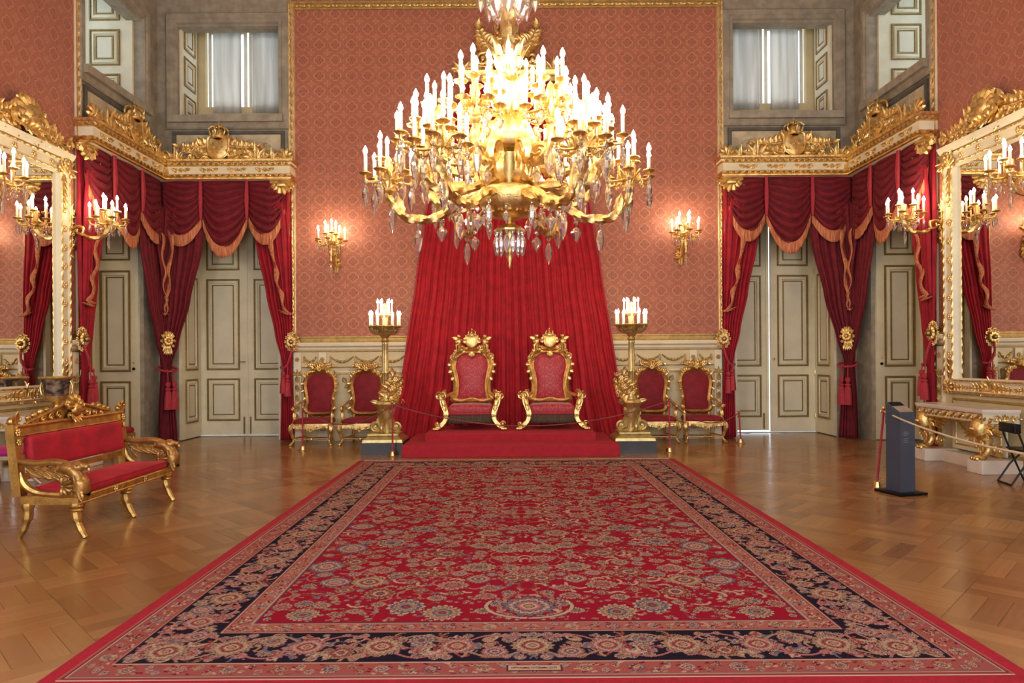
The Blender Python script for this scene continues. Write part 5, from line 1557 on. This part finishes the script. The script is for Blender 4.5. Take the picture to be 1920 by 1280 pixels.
# ================================================================== STANDING CANDELABRA
ME_PAN_O = share(MB().lathe([(.0, -.05), (.014, -.045), (.02, -.03), (.016, -.02), (.045, -.006), (.055, .004), (.05, .012), (.024, .006), (.024, .03), (.0, .03)], n=12), 'drip_pan', 'gold_olive')
def make_candelabrum(label, loc, mirror):
    r = thing('candelabrum', label, 'candelabrum', loc, 0, 'standing gilt candelabra flanking the dais'); r.scale = (1, 1, .955)
    if mirror: r.scale = (-1, 1, .955)
    MB().taper(0, 0, 0, .22, .37, .37, .36, .36).build('black_base', 'black_stone', r, 0)
    m = MB().taper(0, 0, .22, .27, .35, .35, .34, .34).taper(0, 0, .27, .34, .33, .33, .25, .25).taper(0, 0, .34, .37, .27, .27, .27, .27); m.build('plinth', 'gold_olive', r)
    for k in range(4):
        K = Matrix.Rotation(pi / 4 + pi / 2 * k + pi / 4, 4, 'Z')
        q = MB(K); q.scroll(.18, .48, .095, -pi / 2, 1.7, .032, 1, 0, 26); q.tube(cr([(.18, -.02, .385), (.08, -.02, .40), (.07, -.02, .6), (.10, -.02, .75), (.06, -.02, .92)], 5), [.03, .04, .045, .035], 8, lobes=4, depth=.15)
        q.leaf(.12, .45, 1.5, .22, .05, -.03); q.build('scroll_foot', 'gold_olive', r)
    m = MB().lathe([(.1, .36), (.08, .45), (.09, .6), (.13, .68), (.11, .76), (.14, .82), (.18, .9), (.16, .94), (.1, .96), (.08, 1.0), (.085, 1.06), (.07, 1.08)], n=20, lobes=8, depth=.08); m.build('vase', 'gold_olive', r)
    for s in (-1, 1):
        q = MB(); q.leaf(s * .12, .92, pi / 2 - s * 1.3, .14, .04, -.05); q.scroll(s * .18, .92, .05, 0, 1.3, .016, -s, -.02); q.build('mask_handle', 'gold_olive', r)
    n = 12
    m = MB().lathe([(.07, 1.06), (.062, 1.1), (.058, 1.45), (.07, 1.47), (.07, 1.5), (.055, 1.52), (.05, 2.0), (.06, 2.02), (.05, 2.05)], n=24, lobes=12, depth=.07); m.build('fluted_column', 'gold_olive', r)
    m = MB().lathe([(.05, 2.04), (.07, 2.08), (.05, 2.12), (.11, 2.2), (.12, 2.22), (.09, 2.26), (.2, 2.29), (.27, 2.32), (.3, 2.335), (.29, 2.35), (.1, 2.34), (.05, 2.36), (.05, 2.5), (.08, 2.53), (.15, 2.55), (.15, 2.565), (.05, 2.57), (.04, 2.66), (.05, 2.7), (.02, 2.76), (0, 2.78)], n=24, lobes=12, depth=.05)
    m.build('candle_tray', 'gold_olive', r)
    for k in range(8):
        K = Matrix.Rotation(2 * pi * k / 8, 4, 'Z'); q = MB(K); q.tube(cr([(.06, 0, 2.22), (.16, 0, 2.20), (.24, 0, 2.25), (.28, 0, 2.32)], 4), [.02, .015], 6); q.scroll(.17, 2.26, .035, 0, 1.3, .01, 1, 0, 14); q.build('tray_bracket', 'gold_olive', r)
    q = MB(); q.spray(.06, 1.02, 1.1, .42, .15, .5, -.04, 6); q.spray(.08, 1.05, .4, .3, .12, .8, -.06, 5); q.spray(.06, 1.2, 1.0, .28, .1, -.4, -.08, 4); q.scroll(.2, 1.12, .08, 0, 1.4, .02, 1, -.06)
    for (x, z) in ((.16, 1.2), (.26, 1.1), (.2, 1.36)): q.rosette(x, z, .05, 6, -.1)
    q.build('foliage_branch', 'gold', r)
    for p in ring(12, .265, 2.34, .13): candle(r, p, 1.05, False, .72)
    for p in ring(6, .125, 2.56, .3): candle(r, p, 1.05, False, .72)
    return r
make_candelabrum('tall gilt candelabrum with lit candles left of the dais', (-2.18, 12.14, 0), False)
make_candelabrum('tall gilt candelabrum with lit candles right of the dais', (2.20, 12.14, 0), True)

# ================================================================== TALL MIRRORS AND CONSOLES
def make_mirror(label, sgn):
    r = thing('wall_mirror', label, 'mirror', (sgn * HW, 9.98, 1.05), -sgn * pi / 2, 'tall gilt-framed wall mirrors')
    f = 1 if sgn < 0 else -1            # local +x runs to the far end on the left wall
    W, H = 1.02, 3.82
    MB().box(-W + .22, W - .22, -.05, -.04, .2, H - .22).build('mirror_glass', 'mirror_glass', r, 0)
    MB().box(-W + .03, W - .03, -.038, 0, .02, H).build('backboard', 'cream', r, 0)
    prof = [(0, .0), (0, .10), (.02, .13), (.05, .13), (.06, .11), (.17, .10), (.19, .12), (.22, .12), (.25, .05), (.25, 0)]
    MB().frame(-W, 0, W, H, prof, 0).build('frame', 'cream_white', r)
    for i, h, rr in ((.03, .13, .016), (.21, .12, .014)):
        m = MB()
        P = [(-W + i, -h, i), (W - i, -h, i), (W - i, -h, H - i), (-W + i, -h, H - i)]
        for a in range(4):
            p, q = Vector(P[a]), Vector(P[(a + 1) % 4]); n = int((q - p).length / .03); m.tube([p + (q - p) * (k / n) for k in range(n + 1)], rr, 6, lobes=2, twist=45, depth=.25)
        m.build('gilt_bead', 'gold', r)
    ME = share(MB().rosette(0, 0, .06, 6, 0), 'frame_rosette', 'gold')
    for k in range(9):
        for s in (-1, 1): inst('frame_rosette', ME, r, (s * (W - .12), -.10, .62 + k * .30))
    for k in range(4): inst('frame_rosette', ME, r, (-.6 + .4 * k, -.10, H - .12))
    for s in (-1, 1):
        m = MB().palmette(s * (W - .1), H - .2, .3, -.11, 7, .2); m.rosette(s * (W - .1), H - .06, .1, 8, -.13)
        for k in range(5): m.leaf(s * (W - .12), H - .24 - .1 * k, -pi / 2, .16, .045, -.1)
        m.build('corner_carving', 'gold', r)
        m = MB().shell(s * (W - .12), .1, .12, 0, pi * 1.8, 9, -.1); m.spray(s * (W - .2), .1, pi / 2 + s * 1.57, .3, .07, 0, -.1, 4)
        for k in range(3): m.leaf(s * (W - .12), .22 + .1 * k, pi / 2, .16, .05, -.1)
        m.build('corner_carving', 'gold', r)
    # cresting
    MB().sweep([(-W - .04, 0), (W + .04, 0)], [(0, H), (.14, H), (.17, H + .04), (.2, H + .1), (0, H + .1)]).build('cornice', 'cream_white', r)
    m = MB().shell(0, H + .38, .30, .1, pi - .1, 8, -.06, .2); m.ball((0, -.16, H + .4), .16, 10, 8, 1, .8, 1.1)
    for s in (-1, 1):
        m.scroll(s * .2, H + .45, .12, 0, 1.5, .035, -s, -.14); m.leaf(s * .05, H + .45, pi / 2 - s * .9, .24, .08, -.15, .6, .0)
    for k in range(5): m.leaf(0, H + .36, -pi / 2 + (k - 2) * .4, .26, .08, -.14)
    for s in (-1, 1):
        m.scroll(s * .24, H + .32, .13, 0, 1.4, .045, s, -.16); m.ball((s * .14, -.2, H + .28), .07, 8, 6); m.scroll(s * .13, H + .58, .09, 0, 1.3, .04, -s, -.14)
    m.build('crest_shell', 'gold', r)
    for s in (-1, 1):
        m = MB().spray(s * .2, H + .32, pi / 2 - s * 1.85, .72, .17, s * .35, -.1, 7); m.spray(s * .18, H + .14, pi / 2 - s * 1.5, .7, .1, 0, -.12, 6)
        m.scroll(s * .4, H + .24, .09, 0, 1.4, .028, -s, -.12); m.scroll(s * .62, H + .19, .07, 0, 1.4, .022, -s, -.12)
        m.build('crest_spray', 'gold', r)
        m = MB().scroll(s * (W - .04), H + .24, .09, 0, 1.5, .03, s, -.12); m.leaf(s * (W - .04), H + .12, pi / 2, .26, .07, -.1); m.build('crest_end', 'gold', r)
    m = MB().palmette(0, .05, .24, -.1, 7)
    for s in (-1, 1): m.spray(s * .08, .1, pi / 2 - s * 1.57, .4, .08, 0, -.1, 5)
    m.build('base_carving', 'gold', r)
make_mirror('tall mirror in white and gilt frame on the left wall', -1)
make_mirror('tall mirror in white and gilt frame on the right wall', 1)

def lion_leg(x, y, parent, f):
    """winged lion monopodium facing the room, carved and gilt"""
    K = Matrix.Translation((x, y, 0))
    m = MB(K)
    m.tube(cr([(0, .12, .78), (0, -.02, .74), (0, -.10, .62), (0, -.02, .46), (0, .02, .34), (0, -.03, .26), (0, -.07, .23)], 6), [.06, .10, .12, .09, .06, .055, .06], 12)
    m.ball((0, -.1, .66), .1, 10, 8, .95, .9, 1.1); m.ball((0, -.19, .62), .05, 8, 6, 1, 1.1, .8)
    for s in (-1, 1): m.ball((s * .05, -.17, .68), .018, 6, 5); m.ball((s * .08, -.08, .75), .03, 6, 5)
    for k in range(12):
        a = pi * 2 * k / 12
        m.leaf(.09 * cos(a), .66 + .1 * sin(a), a, .12, .04, -.08 + .02, .5, -.2)
    for k in range(4): m.leaf((k - 1.5) * .04, .56 - .04 * k, -pi / 2, .16, .04, -.1, .5, .1)
    m.ball((0, -.09, .225), .07, 8, 6, 1.1, 1.3, .6)
    for k in (-1, 0, 1): m.ball((k * .05, -.17, .205), .03, 6, 5)
    q = MB(K @ SIDE)
    for k in range(5): q.leaf(0, .62, .9 - .35 * k, .26 - .02 * k, .06, -.09, .5, 0, -.4); q.leaf(0, .62, .9 - .35 * k, .26 - .02 * k, .06, .09, -.5, 0, -.4)
    q.scroll(.14, .32, .07, 0, 1.4, .02, 1, 0); q.tube([(.1, 0, .28), (.2, 0, .24)], .04, 8)
    o = len(m.v); m.v += q.v; m.f += [tuple(i + o for i in ff) for ff in q.f]
    return m.build('lion_leg', 'gold', parent)
def make_console(label, sgn):
    yc = 10.21
    r = thing('console_table', label, 'console table', (sgn * HW, yc, 0), -sgn * pi / 2, 'marble-topped gilt console tables')
    W, D = .78, .60
    top = [(-W - .1, -.14), (-W, -D), (W, -D), (W + .1, -.14)]
    MB().prismz(top, .86, .90).build('marble_top', 'marble_white', r, 0)
    MB().prismz([(x * .985, y * .985) for x, y in top], .84, .862).build('marble_edge', 'marble_white', r, 0)
    MB().prismz([(x * .96, y * .95) for x, y in top], .70, .84).build('apron', 'cream_white', r, 0)
    m = MB()
    n = 9
    for k in range(n):
        x = -W * .9 + W * 1.8 * k / (n - 1); m.scroll(x, .775, .05, pi, 1.3, .014, -1, -D * .95, 16); m.leaf(x + .05, .745, .5, .1, .025, -D * .95)
    m.build('wave_scroll_carving', 'gold', r)
    MB().tube([(-W * .96, -D * .97, .71), (W * .96, -D * .97, .71)], .014, 6).tube([(-W * .96, -D * .97, .84), (W * .96, -D * .97, .84)], .01, 6).build('gilt_edge', 'gold', r)
    for s in (-1, 1):
        K = Matrix.Translation((s * (W + .035), -D * .5, 0)) @ Matrix.Rotation(s * (pi / 2 - .2), 4, 'Z')
        q = MB(K)
        for k in range(3): q.spray(-.14 + .1 * k, .775, 0, .09, .045, 0, -.02, 2)
        q.build('end_carving', 'gold', r)
    for s in (-1, 1):
        lion_leg(s * (W - .14), -D * .74, r, s)
        MB().rbox(s * (W - .14) - .16, s * (W - .14) + .16, -D - .02, -.05, 0, .19, .01).build('plinth_block', 'marble_white', r)
    MB().box(-W + .3, W - .3, -.34, -.05, 0, .17).build('plinth', 'marble_white', r, 0)
    MB().box(-W + .2, W - .2, -.13, -.1, .2, .70).build('back_panel', 'cream_white', r, 0)
    m = MB().frame(-W + .28, .26, W - .28, .64, [(0, 0), (.004, .014), (.02, .014), (.026, 0)], -.13)
    for s in (-1, 1): m.spray(s * .1, .45, pi / 2 - s * 1.3, .3, .08, s * .4, -.13, 4)
    m.build('back_carving', 'gold', r)
make_console('marble-topped gilt lion console table behind the sofa on the left', -1)
make_console('marble-topped gilt lion console table by the right wall', 1)
for (x, y, lb) in ((-6.76, 10.22, 'painted porcelain vase with gilt rim on the left console table'),):
    v = thing('porcelain_vase', lb, 'vase', (x, y, .90))
    MB().lathe([(.12, 0), (.12, .03), (.05, .06), (.04, .1), (.06, .13), (.13, .16)], n=24).build('foot', 'gold', v)
    MB().lathe([(.13, .16), (.15, .19), (.165, .24), (.16, .24)], n=28, lobes=14, depth=.03).build('gadroon', 'gold', v)
    MB().lathe([(.155, .235), (.16, .3), (.17, .4), (.2, .5), (.19, .5), (.15, .3), (.0, .24)], n=28).build('painted_body', 'painted_vase', v)
    MB().lathe([(.195, .49), (.225, .50), (.235, .515), (.22, .53), (.19, .52)], n=28).build('rim', 'gold', v)
    for s in (-1, 1): MB().tube(cr([(s * .16, 0, .24), (s * .22, 0, .26), (s * .24, 0, .38), (s * .21, 0, .46)], 5), .014, 6).build('handle', 'gold', v)

# ================================================================== SOFA (faces the rug)
sf = thing('sofa', 'gilt sofa with red velvet seat, carved crest and eagle-head arms on the left', 'sofa', (-4.28, 7.23, 0), pi / 2)
# local: x along the length (+x = far end), front towards -y
LX, FY, BY = .87, -.27, .27
rec = Matrix.Translation((0, BY, .42)) @ Matrix.Rotation(math.radians(-6), 4, 'X') @ Matrix.Translation((0, -BY, -.42))
m = MB(); m.prismz([(-LX, FY), (LX, FY), (LX, BY), (-LX, BY)], .315, .40); m.build('seat_rail', 'gold_antique', sf, 0)
m = MB(); n = 60
m.tube([(-LX + 2 * LX * i / n, FY - .005, .385) for i in range(n + 1)], .012, 6); m.tube([(-LX + 2 * LX * i / n, FY - .005, .325) for i in range(n + 1)], .012, 6)
for k in range(16): m.leaf(-LX + .1 + k * .105, .355, 0, .1, .028, FY, .4, 0)
for x in (-.28, .28): m.rosette(x, .355, .04, 6, FY - .01)
m.build('rail_carving', 'gold_antique', sf)
MB().rbox(-LX + .06, LX - .06, FY + .0, BY - .06, .395, .475, .035, crown=.03).build('seat_cushion', 'velvet_sofa', sf)
m = MB()
for (a, b) in (((-LX + .07, FY + .005), (LX - .07, FY + .005)),): m.tube([(a[0], a[1], .468), (b[0], b[1], .468)], .007, 6)
m.build('seat_piping', 'velvet_sofa', sf)
# back: posts, panel, rails, pediment crest
MB(rec).rbox(-LX + .10, LX - .10, BY - .09, BY + .01, .62, .945, .04).build('back_cushion', 'velvet_sofa', sf)
MB(rec).box(-LX + .02, LX - .02, BY - .02, BY + .04, .94, 1.05).build('top_rail', 'gold_antique', sf, 0)
MB(rec).box(-LX + .02, LX - .02, BY - .02, BY + .03, .54, .60).build('lower_rail', 'gold_antique', sf, 0)
MB(rec).tube([(-LX, BY - .03, 1.045), (LX, BY - .03, 1.045)], .018, 6).tube([(-LX, BY - .025, .955), (LX, BY - .025, .955)], .01, 6).build('rail_molding', 'gold_antique', sf)
for s in (-1, 1):
    m = MB(rec).box(s * LX - .045, s * LX + .045, BY - .035, BY + .045, .40, 1.07); m.build('back_post', 'gold_antique', sf, 0)
    m = MB(rec).rosette(s * LX, .99, .04, 6, BY - .04); m.rosette(s * LX, .9, .035, 6, BY - .04); m.build('post_rosette', 'gold_antique', sf)
    m = MB(rec).ball((s * (LX - .0), BY, 1.10), .045, 8, 6); m.leaf(s * LX, 1.07, pi / 2, .12, .04, BY - .03); m.leaf(s * LX, 1.07, pi / 2 - s * .7, .1, .03, BY - .03); m.scroll(s * (LX - .03), 1.13, .04, 0, 1.3, .014, s, BY - .02)
    m.build('post_finial', 'gold_antique', sf)
m = MB(rec).prism([(-LX + .16, 1.05), (LX - .16, 1.05), (.12, 1.20), (-.12, 1.20)], BY - .005, BY + .03); m.build('pediment', 'gold_antique', sf, 0)
m = MB(rec)
for s in (-1, 1):
    m.tube([(s * (LX - .14), BY - .015, 1.06), (s * .1, BY - .015, 1.215)], .016, 6)
    for k, x in enumerate((.24, .36, .48)): m.scroll(s * x, 1.105 - .012 * k, .045 - .007 * k, 0, 1.4, .012, -s, BY - .01)
    m.leaf(s * .56, 1.075, pi / 2 - s * 1.6, .12, .02, BY - .01)
m.build('pediment_carving', 'gold_antique', sf)
m = MB(rec).shell(0, 1.16, .15, .1, pi - .1, 7, BY); m.ball((0, BY - .05, 1.15), .075, 8, 6, 1, .7, 1.1)
for s in (-1, 1): m.scroll(s * .11, 1.2, .05, 0, 1.3, .016, -s, BY - .03); m.scroll(s * .09, 1.09, .045, 0, 1.3, .014, s, BY - .03)
for k in range(5): m.leaf(0, 1.12, -pi / 2 + (k - 2) * .45, .12, .04, BY - .03)
m.build('crest_mask', 'gold_antique', sf)
for s in (-1, 1):
    for x, z, q in ((.66, 1.115, .026), (.575, 1.135, .030), (.48, 1.16, .034), (.38, 1.175, .026)):
        MB(rec).ball((s * x, BY, z), q, 8, 6).lathe([(q * .5, -q * 1.4), (q * .9, -q * .6)], (s * x, BY, z), 8).build('crest_bead', 'gold_antique', sf)
for s in (-1, 1):
    # padded arm rail, eagle head and feathered breast
    P = cr([(s * LX, BY + .06, .74), (s * LX, .14, .705), (s * LX, -.02, .715), (s * LX, -.14, .70), (s * LX, -.22, .66)], 6)
    m = MB(); m.tube(P, [.03, .034, .036, .034], 10); m.build('arm_rail', 'wood_gilt', sf)
    K = Matrix.Translation((s * LX, 0, 0)) @ Matrix.Rotation(-pi / 2, 4, 'Z')   # local x -> -y (forward)
    q = MB(K)
    for k in range(5): q.leaf(-.2 + .09 * k, .66 - .012 * k, -.35, .2, .055, -.0, .5, 0, -.25); q.leaf(-.2 + .09 * k, .66 - .012 * k, -.35, .2, .055, .02, -.5, 0, -.25)
    q.build('wing', 'wood_gilt', sf)
    q = MB(K)
    q.tube(cr([(.1, 0, .66), (.2, 0, .655), (.27, 0, .58), (.30, 0, .48), (.27, 0, .40)], 6), [.05, .06, .065, .075, .05], 12)
    q.ball((.26, 0, .665), .062, 10, 8, 1.15, .85, .95)
    q.tube(cr([(.30, 0, .675), (.35, 0, .67), (.375, 0, .64), (.37, 0, .615)], 4), [.035, .028, .016, .004], 8)
    for e in (-1, 1): q.ball((.285, e * .045, .69), .012, 6, 5)
    for k in range(6):
        for e in (-1, 1): q.leaf(.27 + .008 * k, .60 - .03 * k, -pi / 2 + .2, .1, .03, e * -.055, e * .5, 0, .3, 5, 2)
    q.shell(.16, .5, .1, -pi * .5, pi * .5, 7, -.035); q.shell(.16, .5, .1, -pi * .5, pi * .5, 7, .0)
    q.build('eagle_head', 'wood_gilt', sf)
    m = MB(K); m.tube(cr([(-.27, 0, .62), (-.22, 0, .5), (-.1, 0, .43), (.1, 0, .41), (.25, 0, .41)], 5), [.03, .035, .03, .028], 8); m.build('arm_support', 'gold_antique', sf)
    # sabre legs
for x in (-LX + .03, 0.0, LX - .03):
    for yy_, f in ((FY + .04, -1), (BY - .05, 1)):
        m = MB(); dx = 0.0
        m.tube(cr([(x, yy_, .33), (x + dx, yy_ + f * .0, .22), (x + dx, yy_ + f * .03, .11), (x + dx, yy_ + f * .085, .005)], 5), [.058, .045, .033, .026], 8)
        if f < 0:
            m.lathe([(.05, .28), (.062, .30), (.05, .32)], (x, yy_, 0), 10); m.lathe([(.05, .25), (.058, .262), (.05, .275)], (x, yy_, 0), 10)
        m.build('leg', 'gold_antique', sf)

# ================================================================== STOOLS AND CHAIR AT THE EDGES
def make_stool(name, label, loc, rz, seat, legm, w, d, h):
    r = thing(name, label, 'stool', loc, rz)
    MB().rbox(-w, w, -d, d, h - .09, h, .04, crown=.03).build('seat_cushion', seat, r)
    m = MB().box(-w, w, -d, d, h - .14, h - .085)
    m.tube([(-w, -d, h - .13), (w, -d, h - .13), (w, d, h - .13), (-w, d, h - .13)], .012, 6, True); m.build('seat_rail', legm, r, 0)
    for sx in (-1, 1):
        for sy in (-1, 1):
            q = MB().tube(cr([(sx * (w - .03), sy * (d - .03), h - .1), (sx * (w - .02), sy * (d - .02), h - .2), (sx * (w - .04), sy * (d - .04), .12), (sx * (w + .02), sy * (d + .02), .005)], 5), [.034, .03, .018, .02], 8)
            q.ball((sx * (w - .03), sy * (d - .03), h - .12), .04, 8, 6); q.build('leg', legm, r)
    return r
make_stool('footstool', 'magenta silk stool with silvered legs at the left edge, behind the sofa', (-6.62, 9.0, 0), 0, 'magenta_silk', 'silver', .26, .22, .52)
make_stool('upholstered_stool', 'small red velvet stool with gilt legs between sofa and left curtains', (-6.62, 11.55, 0), 0, 'velvet', 'gold_antique', .2, .2, .52)
fc = thing('folding_chair', 'black tubular folding chair at the right edge beside the console', 'folding chair', (6.56, 8.72, 0), -.2)
for s in (-1, 1):
    MB().tube(cr([(-.16, s * .2, .76), (-.06, s * .2, .46), (.12, s * .2, .01)], 2), .012, 8).build('back_leg', 'black_metal', fc)
    MB().tube([(.14, s * .17, .45), (-.06, s * .17, .24), (-.2, s * .17, .012)], .012, 8).build('front_leg', 'black_metal', fc)
MB().rbox(-.1, .32, -.19, .19, .43, .46, .012).build('seat', 'black_metal', fc)
MB().tube([(-.2, -.17, .012), (-.2, .17, .012)], .012, 8).build('foot_bar', 'black_metal', fc)
MB().tube([(.12, -.2, .012), (.12, .2, .012)], .012, 8).build('foot_bar', 'black_metal', fc)
MB().rbox(-.18, -.10, -.2, .2, .66, .78, .015).build('backrest', 'black_metal', fc)

# ================================================================== INFORMATION LECTERN, BARRIERS
kk = thing('information_lectern', 'blue-grey slanted information lectern standing right of the rug', 'lectern', (4.72, 8.22, 0), math.radians(15))
h0 = .107
m = MB(); m.add([(-h0, -h0, .03), (h0, -h0, .03), (h0, h0, .03), (-h0, h0, .03), (-h0, -h0, .97), (h0, -h0, .97), (h0, h0, 1.09), (-h0, h0, 1.09)],
      [(3, 2, 1, 0), (4, 5, 6, 7), (0, 1, 5, 4), (1, 2, 6, 5), (2, 3, 7, 6), (3, 0, 4, 7)]); m.build('column', 'kiosk_blue', kk, 0)
MB().rbox(-.2, .2, -.2, .2, 0, .03, .006).build('base_plate', 'black_metal', kk)
sl = Matrix.Translation((0, -h0, .972)) @ Matrix.Rotation(atan2(.12, 2 * h0), 4, 'X')
MB(sl).box(-h0 + .01, h0 - .01, .015, .14, 0, .006).build('text_plate', 'kiosk_top', kk, 0)
for k in range(3): MB(sl).box(-h0 + .02, h0 - .02, .165 + .025 * k, .177 + .025 * k, 0, .008).build('vent_bar', 'black_metal', kk, 0)
for k, (wd, z) in enumerate(((.09, .86), (.07, .74), (.08, .72), (.06, .70), (.07, .66), (.06, .64), (.07, .62))):
    MB().box(-.06, -.06 + wd, -h0 - .002, -h0, z, z + .008).build('printed_line', 'print_grey', kk, 0)

def stanchion(label, loc, h, lean=(0, 0), red='cord_red'):
    r = thing('rope_stanchion', label, 'barrier post', (loc[0], loc[1], 0), 0, 'red barrier posts')
    MB().lathe([(0, 0), (.09, 0), (.092, .012), (.06, .02), (.055, .05), (.045, .085), (.02, .1), (0, .1)], n=20).build('base', 'brass', r)
    MB().tube([(0, 0, .09), (lean[0], lean[1], h)], .014, 10).build('post', red, r)
    m = MB(); m.lathe([(0, 0), (.018, .004), (.026, .02), (.018, .036), (0, .042)], (lean[0], lean[1], h), 10); m.tube([(lean[0] + .035 * cos(a), lean[1] + .012, h - .02 + .02 * sin(a)) for a in [2 * pi * i / 10 for i in range(10)]], .006, 6, True)
    m.build('ring_cap', 'brass', r)
    return (loc[0] + lean[0], loc[1] + lean[1], h - .02)
def rope(name, label, a, b, sag, mat, r=.009):
    n = 24; pts = []
    for i in range(n + 1):
        t = i / n; pts.append((a[0] + (b[0] - a[0]) * t, a[1] + (b[1] - a[1]) * t, a[2] + (b[2] - a[2]) * t - sag * (1 - (2 * t - 1) ** 2)))
    o = MB().tube([Vector(p) - Vector(a) for p in pts], r, 8, lobes=3, twist=120, depth=.12).build(name, mat, None); o.location = a
    return tag(o, label, 'rope', 'barrier ropes')
a1 = stanchion('slim red barrier post in front of the leftmost armchair', (-3.75, 12.45), .76)
a2 = stanchion('slim red barrier post in front of the left candelabrum', (-1.97, 11.62), .90)
a3 = stanchion('slim red barrier post right of the right candelabrum', (2.80, 11.86), .92)
a4 = stanchion('slim red barrier post in front of the right back doorway', (4.44, 13.05), .60, (-.03, 0))
a5 = stanchion('slim red barrier post leaning beside the information lectern', (4.60, 8.52), .98, (.09, 0))
a6 = stanchion('red barrier post outside the view on the right', (3.75, 4.1), .98)
rope('barrier_rope', 'dull red rope sagging before the left armchairs', a1, a2, .30, 'rope_dull')
rope('barrier_rope', 'long red rope sagging in front of the thrones', a2, a3, .40, 'rope_dull')
rope('barrier_rope', 'dull red rope sagging before the right armchairs', a3, a4, .28, 'rope_dull')
rope('barrier_rope', 'white rope running from the lectern post out of view on the right', a5, a6, .10, 'rope_white', .010)
a7 = stanchion('red barrier post on the dais edge behind the left candelabrum', (-2.0, 13.0), .85)
